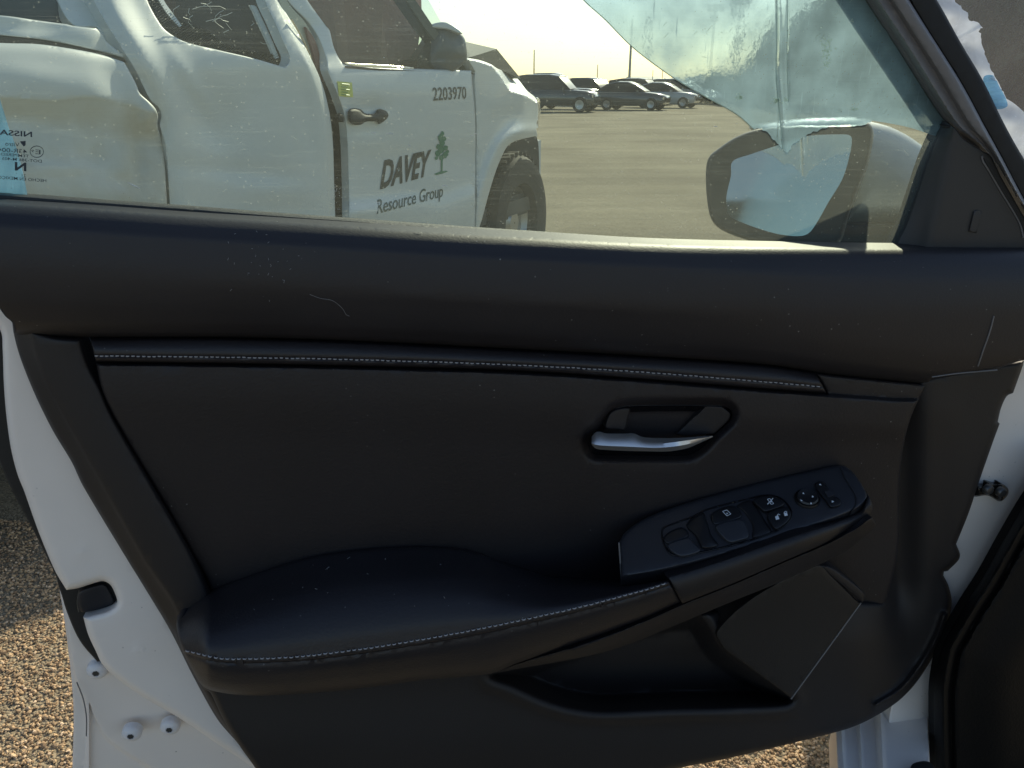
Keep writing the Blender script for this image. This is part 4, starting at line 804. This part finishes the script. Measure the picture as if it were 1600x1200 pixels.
relief('selector_slot', [(1288,768,1),(1298,765,1),(1304,773,1),(1294,777,1)], .0055, M['switch'], plate, SP, step=20, skirt=.003)
def icon(polys, lift, parent):
    bm = bmesh.new()
    for q in polys:
        P = SP.pt([p[0] for p in q], [p[1] for p in q], lift); bm.faces.new([bm.verts.new(p) for p in P])
    bmesh.ops.recalc_face_normals(bm, faces=bm.faces[:]); return finish(bm, 'icon', M['icon'], parent, smooth=False)
def ln(x0, y0, x1, y1, t=.45):
    d = math.hypot(x1-x0, y1-y0); nx, ny = -(y1-y0)/d*t, (x1-x0)/d*t; return [(x0+nx, y0+ny), (x1+nx, y1+ny), (x1-nx, y1-ny), (x0-nx, y0-ny)]
icon([[(1279.5,757.5),(1284,758.5),(1281.5,755.5)]], .0068, plate); icon([[(1299.5,782),(1303.5,783.5),(1300,785.5)]], .0068, plate)
icon([[(1254,771.5),(1257,772),(1255,769)]], .0072, dial); icon([[(1269,774),(1272,776.5),(1268.5,777.5)]], .0072, dial); icon([[(1251,780),(1254.5,782.5),(1251,783)]], .0072, dial); icon([[(1266,785),(1269,786),(1267,788.5)]], .0072, dial)
icon([[(1211,807),(1216,805.5),(1218,811),(1212.5,812.5)], ln(1214,806,1216,803), ln(1216,803,1219,804.5)], .0085, plate)
icon([[(1224.5,801.5),(1229.5,800.5),(1231,805.5),(1226,806.5)], ln(1225,801.5,1226.5,799), ln(1226.5,799,1229,799), ln(1229,799,1229.5,801)], .0085, plate)
icon([ln(1199,780,1203,779), ln(1203,779,1209,787), ln(1209,787,1205,788), ln(1205,788,1199,780), ln(1199,788,1208,778.5,.6), [(1203,783),(1206,782.5),(1205,786)]], .0085, plate)
icon([ln(1129,799,1136,797), ln(1136,797,1142,803), ln(1142,803,1136,806), ln(1136,806,1129,799), [(1135,801),(1138,802),(1135.5,804)]], .0062, plate)
# lower trim, pocket, speaker cover
PK = cr([(766,1054),(800,1068),(850,1090),(900,1104),(950,1108),(1050,1104),(1150,1102),(1236,1094),(1180,1052),(1124,1012),(1080,960),(960,985),(800,1040)], 5, closed=True)
lt_out = [(300,1035,1),(318,1075),(329,1083),(350,1126),(376,1168),(399,1200),(440,1270,1),(700,1268),(900,1236),(1000,1215),(1071,1198),(1124,1188),(1218,1166),(1306,1144),(1342,1132),(1380,1112),(1410,1090),(1435,1062),(1460,1022),(1475,987),(1485,957),(1487,937),(1482,915),(1474,899,1),(1475,893,1),(1481,892,1),(1497,876),(1500,866),(1494,850,1),(1513,803),(1529,755),(1551,692),(1562,662,1),(1559,659,1),(1564,638),(1573,619),(1583,614,1),(1598,572),(1600,563,1),(1560,568),(1450,588,1),(1380,620,1),(1376,940,1),(1200,940,1),(900,990,1),(500,1040,1)]
ARC = [(1476,962),(1466,992),(1450,1022),(1430,1052),(1405,1080),(1370,1102)]
def ltw(x, y):
    b = .030 - .016*sstep(1330, 1420, x) + .010*sstep(1060, 1180, y)*sstep(1300, 1100, x)
    k_ = sstep(1375, 1405, x)*sstep(1010, 900, y)*sstep(1520, 1460, x); b = b*(1-k_) + (np.interp(y, [560, 640, 700, 800, 880, 1000], [.020, .020, .014, .008, .004, .0]) - .002)*k_
    b = b + .010*np.exp(-(seg_dist(x, y, cr(ARC, 6), False)/6.)**2) - .012*np.exp(-((x-1425)/38.)**2 - ((y-1000)/50.)**2)
    b = b - .075*sstep(-6, 26, sd(x, y, PK)) - .024*sstep(1010, 900, y)*sstep(1455, 1400, x)
    b = b + .006*np.exp(-((sd(x, y, PK)+14)/9.)**2)
    return b
relief('lower_trim', lt_out, ltw, M['lower'], door, step=10, edge=(9, .012), skirt=.03)
SPK = [(1130,1014,1),(1236,1091,1),(1344,943,1),(1300,900),(1276,882),(1180,930),(1120,985)]
spk, _ = relief('speaker_cover', SPK, lambda x, y: .040 + .006*sstep(1000, 880, y) , M['armside'], door, step=12, edge=(3, .006), skirt=.03)
bm = bmesh.new(); q = cr([(1236,1092),(1290,1018),(1345,942)], 6); tube(bm, DOOR.pt(q[:,0], q[:,1], .037), .0011, 6); finish(bm, 'edge_bead', M['frame'], spk)
relief('speaker_bezel', [(1276,882,1),(1300,886),(1350,925),(1348,942,1),(1300,902)], lambda x, y: .046 + 0*x, M['hard'], spk, step=10, edge=(4, .006), skirt=.02)
# small seams on the front of the upper trim
bm = bmesh.new(); q = cr([(1553,494),(1546,520),(1536,548),(1528,572)], 6); tube(bm, pad_s(q[:,0], q[:,1], .0004), .0009, 6); finish(bm, 'seam', M['frame'], door)
bm = bmesh.new(); q = cr([(1456,589),(1500,583),(1558,578)], 6); tube(bm, pad_s(q[:,0], q[:,1], .001), .0009, 6); finish(bm, 'seam', M['frame'], door)
bm = bmesh.new(); q = cr([(967,848),(969,875),(971,902)], 6); tube(bm, DOOR.pt(q[:,0], q[:,1], .07), .0009, 6); finish(bm, 'seam', M['frame'], door)
# lint and a hair on the trim
bm = bmesh.new()
for k in range(56):
    if k < 34: x, y = random.gauss(405, 26), random.gauss(408, 26)
    else: x, y = random.uniform(300, 720), random.uniform(870, 960)
    x1, y1 = x + random.gauss(0, 2.2), y + random.gauss(0, 2.2); w_ = padw if k < 34 else armw
    if k >= 34 and y < float(A(x)) + 6: continue
    tube(bm, DOOR.pt([x, x1], [y, y1], w_(np.array([x, x1]), np.array([y, y1])) + .0006), .00022, 4)
hair = cr([(484,460),(500,466),(520,470),(535,482),(541,492),(546,494)], 6); tube(bm, DOOR.pt(hair[:,0], hair[:,1], padw(hair[:,0], hair[:,1]) + .0008), .00018, 4)
tag(finish(bm, 'lint', M['lint'], door), kind='stuff')
# white steel shell, left
notch = [(130,964,1),(168,954),(180,946),(183,938),(176,919),(169,911),(158,908),(122,919),(104,922,1)]
relief('inner_panel', [(-40,440,1),(40,500),(70,570),(200,840),(330,1070),(430,1240),(500,1300,1),(480,1270,1),(400,1203),(339,1162),(300,1135),(272,1117),(219,1086),(179,1057),(160,1038),(150,1018),(138,992)] + notch + [(85,890),(60,830),(38,768),(27,740),(17,700),(10,650),(6,600),(4,545),(0,515),(-40,460,1)],
   lambda x, y: -.013 + .0015*np.exp(-((x-128)**2+(y-862)**2)/60.) + .0012*np.exp(-((np.hypot(x-217, y-1017)-7)/2.)**2), M['primer'], door, step=14, edge=(11, .012), skirt=.022)
l1 = cr([(92,920),(105,985),(113,1040),(123,1075),(134,1104),(136,1140),(134,1230)], 6); l2 = cr([(140,1100),(151,1129),(168,1155),(202,1180),(240,1204),(280,1240)], 6)
relief('door_flange', [(93,921,1),(97,945),(103,987),(110,1044),(114,1092),(115,1129),(113,1200),(110,1310,1),(520,1310,1),(470,1200,1),(330,1110,1),(170,990,1),(140,930,1)],
   lambda x, y: -.040 - .00012*(y-950) - .010*sstep(-3, 3, np.interp(y, l1[:,1], l1[:,0]) - x) - .007*sstep(-4, 4, y - np.interp(x, l2[:,0], l2[:,1], left=2000, right=3000)) - .0015*np.exp(-((np.hypot((x-215)*.45, y-1140))/14)**2) , M['primer'], door, step=7, edge=(4, .005), skirt=.03)
bm = bmesh.new(); q = cr([(120,1066),(130,1092),(135,1120),(135,1150)], 6); tube(bm, DOOR.pt(q[:,0], q[:,1], -.0475), .0008, 5); finish(bm, 'sealant_bead', M['frame'], door)
for x, y in ((152,1047),(206,1145),(266,1135)):
    P = DOOR.one(x, y, -.044); Ms = frame(P, DOOR.N)
    bm = bmesh.new(); lathe(bm, [(.0122, -.006), (.0122, .001), (.0108, .0035), (.0075, .0058), (.0042, .0066)] + [(.0040, .0040), (.0002, .0036)], Ms, 28); sc = finish(bm, 'screw', M['screw'], door, sharp=50)
    bm = bmesh.new(); vs = [bm.verts.new(Ms @ Vector((math.cos(k*math.pi/6)*(.0041 if k % 2 == 0 else .0029), math.sin(k*math.pi/6)*(.0041 if k % 2 == 0 else .0029), .0064))) for k in range(12)]; bm.faces.new(vs); finish(bm, 'torx_socket', M['socket'], sc, smooth=False)
relief('weatherstrip', [(-60,480,1),(-30,600),(-8,690),(0,724),(26,780),(56,836),(87,899),(93,920),(104,955),(124,1000),(152,1034,1),(175,1030,1),(150,980),(200,960,1),(195,900,1),(130,880),(70,760),(30,600),(0,480,1)], -.036, M['rubber'], door, step=14, edge=(3, .006), skirt=.02)
relief('latch', [(124,924),(158,912),(168,916),(178,938),(174,946),(130,957),(122,948)], lambda x, y: -.024 - .006*sstep(130, 170, x), mat('latch_black', (.010, .011, .016), .55), door, step=8, edge=(4, .006), skirt=.01)
bm = bmesh.new()
for q in (cr([(124,922),(121,940),(123,956)], 5), cr([(129,924),(126,936),(127,946)], 5)): tube(bm, DOOR.pt(q[:,0], q[:,1], -.027), .0007, 5)
finish(bm, 'latch_edge', M['steel'], door)
relief('outer_skin', [(60,345,1),(1560,420,1),(1580,560),(1480,860),(1440,1040),(1380,1090),(1300,1120),(1100,1160),(700,1210),(420,1240),(230,1230),(180,1100),(120,880),(50,640)], -.085, M['paint'], door, step=200, skirt=.012)
# white steel shell, right, and the check link
relief('hinge_panel', [(1440,575,1),(1560,566,1),(1760,545,1),(1760,1180,1),(1475,1260,1),(1388,1260),(1384,1180),(1388,1120),(1400,1070),(1440,960),(1450,800)], lambda x, y: -.016 + .004*np.exp(-((x-1545)/24.)**2 - ((y-730)/60.)**2) - .006*sstep(0, 30, x - np.interp(y, [560,760,900,1000,1100], [1640,1590,1535,1490,1440])), M['primer'], door, step=12, edge=(6, .006), skirt=.03)
P = DOOR.one(1545, 768, .004)
ck = cr([(1520,766),(1534,760),(1546,757),(1560,756),(1570,758),(1576,766),(1573,776),(1562,784),(1552,778),(1540,774),(1522,776)], 4, closed=True)
o, _ = relief('check_link', [(p[0], p[1]) for p in ck[::2]], lambda x, y: .002 + .004*np.sin(x*.35) , mat('greasy_steel', (.05, .045, .04), .25, metal=.6, var=(90, .5)), door, step=5, edge=(3, .006), skirt=.02)
for x, y in ((1543,764),(1563,768)):
    bm = bmesh.new(); lathe(bm, [(.007, -.002), (.007, .003), (.005, .0055), (.0002, .006)], frame(DOOR.one(x, y, .008), DOOR.N), 16); finish(bm, 'bolt', M['socket'], o)
# window: belt seals, glass, frame, sail
GW = -.026
relief('belt_seal', [(-80,296,1),(0,304),(140,315),(280,325),(420,336),(560,346),(710,357),(860,367),(1040,378),(1200,382),(1440,385,1),(1440,392,1),(1200,390),(1040,386),(860,378),(560,360),(280,342),(0,324),(-80,318,1)], -.014, M['rubber2'], door, step=30, edge=(2, .003), skirt=.02)
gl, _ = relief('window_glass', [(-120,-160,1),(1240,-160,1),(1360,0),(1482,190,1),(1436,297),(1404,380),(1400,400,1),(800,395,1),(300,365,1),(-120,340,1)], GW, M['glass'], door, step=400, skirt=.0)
# print on the glass, read from outside, so mirrored here
GP = Plane(DOOR.P0 + DOOR.N*GW, DOOR.N)
def gtext(name, body, xr, xl, yb, h, off_=.004, slope=.075):
    return put_text(name, body, (xr, yb), (xl, yb - (xr-xl)*slope*1.0), (xr, yb - h), GP, None, M['print'], gl, lift=.0012, offset=off_)
gtext('glass_marking', 'NISSAN', 51, -14, 214, 8, .02)
gtext('glass_marking', 'Vitro', 31, 9, 229, 6)
gtext('glass_marking', '43R-00451', 43, -14, 240, 6.5)
gtext('glass_marking', 'TEMPERED', 46, 2, 246, 4.2)
gtext('glass_marking', 'DOT-386 M-405 AS2', 66, -14, 254, 4.4)
gtext('glass_marking', 'N', 42, 24, 267, 12.5, .03)
gtext('glass_marking', '21', 41, 35, 276, 4)
gtext('glass_marking', 'HECHO EN MEXICO', 73, -3, 284.5, 4.6)
gtext('glass_marking', 'E', 64, 56, 241, 7)
gtext('glass_marking', '9', 54, 50, 238, 4)
bm = bmesh.new(); q = cr([(57.5+10.5*math.cos(a), 237+9*math.sin(a)) for a in np.linspace(0, 2*math.pi, 17)[:-1]], 3, closed=True)
q = np.vstack([q, q[:1]]); tube(bm, GP.pt(q[:,0], q[:,1], .0012), .0003, 4, cap=False); finish(bm, 'glass_marking', M['print'], gl)
bm = bmesh.new(); P = GP.pt([40,31,33,37,40],[220,221,224,229,227],.0012); bm.faces.new([bm.verts.new(p) for p in P]); finish(bm, 'glass_marking', M['print'], gl, smooth=False)
# scratches and flecks on the glass
bm = bmesh.new()
def fleck(x, y, a, l, r): x1, y1 = x + math.cos(a)*l, y + math.sin(a)*l; tube(bm, GP.pt([x, (x+x1)/2+random.gauss(0,.4), x1], [y, (y+y1)/2+random.gauss(0,.4), y1], .001), [r*.4, r, r*.4], 4)
fleck(199, 285, .45, 22, .0006)
for k in range(60): fleck(random.gauss(518, 14), random.gauss(300, 10), random.uniform(0, 6), random.uniform(1, 4), .00016)
for x, y, l in ((580,207,8),(603,209,12),(637,227,5),(735,212,4),(741,209,4),(588,317,7),(690,290,10),(1115,197,6)): fleck(x, y, .05, l, .0004)
for k in range(60): fleck(random.uniform(30, 1380), random.uniform(10, 360), random.uniform(-.3, .3), random.uniform(.8, 3), .00022)
tag(finish(bm, 'scratches', mat('scratch', (.85, .84, .78), .3), gl), kind='stuff')
# frame strip
fl = [(1280,-120,1),(1355,0),(1405,76),(1478,189,1),(1484,196),(1494,203),(1505,217),(1536,237),(1549,246),(1563,275),(1582,308),(1600,340),(1660,440,1),(1680,440,1),(1640,382),(1600,312),(1563,242),(1537,195),(1502,130),(1454,54),(1420,0),(1344,-120,1)]
fxl, fxr = xv([(1280,-120),(1355,0),(1405,76),(1478,189),(1536,237),(1600,340),(1660,440)]), xv([(1344,-120),(1420,0),(1454,54),(1502,130),(1537,195),(1563,242),(1600,312),(1680,440)])
relief('window_frame', fl, lambda x, y: Wcols([(fxl, -.022), (lambda y: fxl(y)+7, -.016), (lambda y: fxl(y)*.72+fxr(y)*.28, .006), (lambda y: fxl(y)*.5+fxr(y)*.5, .004), (lambda y: fxl(y)*.35+fxr(y)*.65, .012), (lambda y: fxr(y)-5, .014), (fxr, .004)])(x, y), M['frame'], door, step=10, edge=(2, .003), skirt=.03)
relief('frame_seal', [(1340,-120,1),(1418,-2),(1452,54),(1500,130),(1535,195),(1561,242),(1598,312),(1680,445,1),(1740,500,1),(1740,470,1),(1600,248),(1569,193),(1535,124),(1502,68),(1464,0),(1390,-120,1)], lambda x, y: -.004 + 0*x, M['rubber'], door, step=14, edge=(5, .007), skirt=.02)
sail, sl_s = relief('sail_cover', [(1478,189,1),(1494,202),(1505,216),(1536,236),(1549,245),(1563,274),(1582,307),(1602,342),(1680,470,1),(1680,400,1),(1600,394,1),(1396,393,1),(1404,375),(1417,349),(1435,297),(1453,244)], lambda x, y: Wcols([(xv([(1478,189),(1453,244),(1435,297),(1417,349),(1396,393)]), -.020), (xv([(1484,195),(1463,244),(1450,297),(1438,349),(1428,393)]), -.010), (xv([(1492,195),(1488,244),(1478,297),(1466,349),(1456,393)]), .003), (1700, .004)])(x, y), M['sail'], door, step=8, edge=(2, .003), skirt=.02)
bm = bmesh.new(); q = cr([(1534,244),(1536,252),(1545,266),(1563,297),(1582,328),(1594,350),(1599,371)], 6); tube(bm, sl_s(q[:,0], q[:,1], .0005), .0012, 6); finish(bm, 'sail_edge', M['frame'], sail)
relief('recess_shade', [(1537,247,1),(1546,252),(1556,272),(1574,304),(1596,342),(1604,372,1),(1596,350),(1584,328),(1565,297),(1547,266)], .006, M['rubber'], sail, step=20, skirt=.004)  # black sheet on the cover painting the shade of a recess
relief('screw_cover', [(1522,330,1),(1528,328),(1534,331,1),(1526,364,1),(1514,362,1)], .0055, M['sail'], sail, step=20, edge=(1.5, .001), skirt=.003)

# ------------------------------------------------------------------ door mirror
c0 = Plane((0, 1.05, 0), (0, -1, 0)).one(1230, 288)
RM = Plane(c0, (-.40, -.90, .17))
rimo = [(1103,266),(1108,245),(1124,231),(1152,213),(1187,201),(1240,196),(1290,196),(1330,195),(1356,192),(1365,208),(1358,250),(1344,290),(1331,325),(1322,352),(1312,378),(1290,383),(1230,384),(1194,381),(1155,371),(1124,357),(1110,339),(1104,304)]
mglass = [(1145,252),(1173,241),(1215,227),(1257,213),(1322,210),(1331,216),(1327,245),(1316,280),(1295,315),(1278,345),(1264,364),(1246,369),(1208,364),(1155,346),(1138,334),(1135,308),(1142,275)]
mg_p = cr(mglass, 5, closed=True)
mh, _ = relief('side_mirror', rimo, lambda x, y: .0*x, mat('mirror_black', (.022, .022, .022), .45, grain=(500, .3, .0004)), door, RM, step=6, edge=(7, .012), skirt=.05)
relief('mirror_glass', mglass, .0012, M['mirrorglass'], mh, RM, step=60, edge=(0, 0), skirt=.001)
SH = Plane(c0 + np.array([.1, .03, 0]), (-.15, -.98, .05))
sho = [(1180,200),(1220,189),(1264,184),(1320,183),(1355,189),(1390,198),(1425,216),(1456,241),(1475,270),(1470,320),(1440,352,1),(1322,352,1),(1300,300),(1240,240)]
shp = cr(sho, 5, closed=True)
relief('mirror_shell', sho, lambda x, y: -.05 + .055*np.sqrt(np.clip(1 - (1 - np.clip(sd(x, y, shp)/75., 0, 1))**2, 0, 1)), M['paint'], mh, SH, step=6, edge=(2, .004), skirt=.06)
relief('mirror_base', [(1300,348,1),(1440,351,1),(1440,395,1),(1280,395,1)], lambda x, y: .005 + 0*x, mh.data.materials[0], mh, SH, step=14, edge=(6, .012), skirt=.05)

# ------------------------------------------------------------------ protective film
def fw(x, y): return -.0012 - .0004*np.sin(x*.05)
FP = Plane(DOOR.P0 + DOOR.N*(GW - .0025), DOOR.N)
rj = random.Random(3)
def jag(pts, amp=1.6, n=7):
    c_ = cr(pts, n); return [(p[0] + rj.uniform(-amp, amp), p[1] + rj.uniform(-amp, amp), 1) for p in c_]
FL = [(860,-60,1),(912,0),(945,30),(990,75),(1050,120),(1100,150),(1150,178),(1178,202,1)] + jag([(1184,200),(1196,205),(1208,218),(1220,230),(1232,238),(1238,226),(1258,212),(1290,200),(1320,196),(1345,196),(1362,190)], 1.5) + [(1380,191,1),(1420,199),(1466,214,1),(1484,190,1),(1360,0),(1320,-60,1)]
CR1 = [(1214,-60),(1214,60),(1213,120),(1217,160),(1223,235)]; CR2 = [(1231,-60),(1230,100),(1232,160)]; CR3 = [(1218,-60),(1218,120),(1225,190)]
def filmw(x, y):
    s = .0
    for C_, a in ((CR1, .0022), (CR2, .0012), (CR3, -.0016)):
        s = s + a*np.exp(-(seg_dist(x, y, C_, False)/2.2)**2)
    return s + .0016*np.exp(-((sd(x, y, [(1380,60),(1440,190),(1480,190),(1400,40)])+4)/6.)**2)
fo, _ = relief('torn_film', FL, filmw, M['film'], None, FP, step=9, skirt=0, org=tuple(FP.one(1200,100)), extra=(np.arange(1206, 1238, 1.6), []))
tag(fo, 'large torn sheet of clear blue film over the upper right of the window', 'film')
fo, _ = relief('torn_film', [(-60,60,1),(-10,130),(4,168),(14,200),(26,232),(36,270),(45,316,1),(-60,330,1)], lambda x, y: .0012*np.sin(x*.2+y*.05), M['filmblue'], None, FP, step=8, skirt=0, org=tuple(FP.one(10,250)))
tag(fo, 'narrow blue film strip at the bottom left corner of the window', 'film')
# crease lines and torn rim catching the light
bm = bmesh.new()
for C_, r in ((CR1, .0004), (CR2, .00035), ([(1213,120),(1216,170),(1214,225)], .0003), ([(1178,202),(1150,178),(1100,150),(1050,120),(990,75),(945,30),(912,0),(860,-60)], .0005), ([(1225,190),(1215,201)], .0004)):
    q = cr(C_, 10); tube(bm, FP.pt(q[:,0], q[:,1], .0006), r, 5)
for k in range(46):
    x = rj.uniform(1010, 1440); y = rj.uniform(0, 185)
    if y < (x - 915)*.55 and x < 1350 + y*.6:
        a = rj.choice([-.9, -.8, -1.0, .2]); l = rj.uniform(2, 14); q = [(x, y), (x+math.cos(a)*l*.5+rj.gauss(0,.5), y+math.sin(a)*l*.5+rj.gauss(0,.5)), (x+math.cos(a)*l, y+math.sin(a)*l)]
        tube(bm, FP.pt([p[0] for p in q], [p[1] for p in q], .0008), [.0001, .0002, .0001], 4)
bp_ = bmesh.new()  # pale slivers painting glints of distant cars and a bright gap
for cx, cy, sx_, sy_, n_ in ((1290,72,9,17,60),(1290,98,5,9,22),(1155,153,6,4,26),(1213,159,6,4,26),(1228,157,4,4,14),(1335,171,5,3,16),(1330,33,3,4,8)):
    for k in range(n_):
        x, y = cx + rj.gauss(0, sx_*.5), cy + rj.gauss(0, sy_*.5); a = -.9 + rj.gauss(0, .3); l = rj.uniform(1.5, 5) if n_ > 20 else rj.uniform(1, 3)
        ca, sa, t_ = math.cos(a), math.sin(a), rj.uniform(.9, 2.2); P = FP.pt([x, x+ca*l*.5-sa*t_, x+ca*l, x+ca*l*.5+sa*t_], [y, y+sa*l*.5+ca*t_, y+sa*l, y+sa*l*.5-ca*t_], .0011 + .0004*rj.random()); bp_.faces.new([bp_.verts.new(p) for p in P])
op = finish(bp_, 'film_glints', glassmat('glint_white', (1, 1, 1), dust=.9, dustcol=(.92, .95, .88), streak=False), None, tuple(FP.one(1290,80)), smooth=False); tag(op, 'whitish slivers painting sun glints and a bright tear on the blue window film', 'film', kind='stuff')
o = finish(bm, 'film_creases', filmmat('film_crease', (.8, .9, .9), .85, (.9, .93, .88)), None, tuple(FP.one(1200,100))); tag(o, 'pale creases and scratches running down the blue window film', 'film', kind='stuff')
# flap on the pillar
fr_r = jag([(1440,-90),(1480,-30),(1491,0),(1502,10),(1506,16),(1512,21),(1515,31),(1524,34),(1532,39),(1535,43),(1528,49),(1533,53),(1532,58),(1538,81),(1545,101),(1556,123),(1564,138),(1569,146),(1572,154)], 1.3, 5)
fo, _ = relief('film_flap', fr_r + [(1585,162),(1600,175),(1660,230,1),(1740,400,1),(1690,420,1),(1600,262),(1569,205),(1502,80),(1464,12),(1380,-110,1)], lambda x, y: -.020 + .004*np.sin(x*.11 + y*.05) + .006*np.sin(y*.09 - x*.03) + .004*np.exp(-((y - x*.0 - 55 - (1510-x)*.5)/4.)**2), M['filmwhite'], None, DOOR, step=5, skirt=0, org=tuple(DOOR.one(1560,150)))
tag(fo, 'ragged whitish film flap with a frayed edge outside the window pillar', 'film')
fo, _ = relief('film_patch', [(1536,122),(1552,118),(1562,136),(1570,150),(1574,166),(1556,170),(1546,150)], lambda x, y: -.012 + .003*np.sin(y*.5), M['filmblue'], None, DOOR, step=4, skirt=0, org=tuple(DOOR.one(1560,150)))
tag(fo, 'small bright blue film patch on the whitish flap at the right edge', 'film')

# ------------------------------------------------------------------ the car the door belongs to
car = door
bo = [(1660,700,1),(1620,760),(1600,790),(1570,841),(1537,900),(1510,942),(1485,985),(1472,1010),(1465,1042),(1460,1075),(1459,1112),(1461,1200),(1464,1300,1),(1850,1300,1),(1850,700,1)]
bop = cr(bo, 5, closed=True)
relief('opening_trim', bo, lambda x, y: .035 + .02*sstep(0, 16, sd(x, y, bop)) - .01*np.exp(-((sd(x, y, bop)-26)/5.)**2) + .02*sstep(30, 120, sd(x, y, bop)), mat('opening_black', (.0035, .003, .003), .6, grain=(300, .4, .0006), spec=.2), car, step=10, edge=(6, .012), skirt=.012)
SILL = Plane((0, 0, .21), (0, -.02, 1))
SX = [(1305,-.030),(1307,-.004),(1316,.0),(1322,-.010),(1340,-.010),(1345,-.002),(1350,-.010),(1368,-.010),(1373,.0),(1378,.004),(1384,-.004),(1500,-.006)]
relief('sill', [(1304,1118,1),(1306,1160),(1309,1230),(1310,1300,1),(1456,1300,1),(1450,1120,1),(1400,1100,1)], lambda x, y: np.interp(x + (y-1160)*-.05, [p[0] for p in SX], [p[1] for p in SX]), M['primer'], car, SILL, step=20, edge=(2, .003), skirt=.06, extra=(np.arange(1306, 1390, 2.5), []))
relief('sill_plug', [(1424,1196),(1436,1190),(1450,1190),(1460,1198),(1462,1215),(1424,1215)], .012, M['rubber'], car, SILL, step=20, edge=(3, .004), skirt=.01)
# fender, bonnet side and front wheel beyond the hinge
az = R(24); fd_ = np.array([math.sin(az), math.cos(az), 0]); fn_ = np.array([-math.cos(az), math.sin(az), 0]); h0 = np.array([.70, 1.06, 0])
bm = bmesh.new(); rows = []
for s in np.linspace(0, .95, 8):
    lo = .30 if s < .25 else .66
    rows.append([h0 + fd_*s + fn_*o + (0, 0, z) for o, z in ((-.02, lo), (.0, lo+.02), (.015, .72), (.0, .86), (-.05, .92), (-.30, .95), (-.9, .99))])
tube_ring(bm, rows); finish(bm, 'front_fender', M['paint'], car)
bm = bmesh.new(); lathe(bm, [(.18,-.1),(.29,-.105),(.31,-.08),(.31,.08),(.29,.105),(.18,.1),(.17,.05),(.005,.05)], frame(np.array([.92, 1.62, .31]), (-1, .05, 0)), 36); finish(bm, 'front_wheel', M['tyre'], car)
relief('windscreen', [(1430,-120,1),(1850,-120,1),(1850,520,1),(1690,480,1),(1560,240,1)], -.15, glassmat('windscreen_glass', (.62, .66, .66), dust=.15, dustcol=(.36, .37, .40), streak=False, scale=14), car, step=200, skirt=.004)  # dusty pane added to lift the dark background with a grey veil
print('objects', len(bpy.data.objects), 'tris', sum(len(o.data.polygons) for o in bpy.data.objects if o.type == 'MESH'))
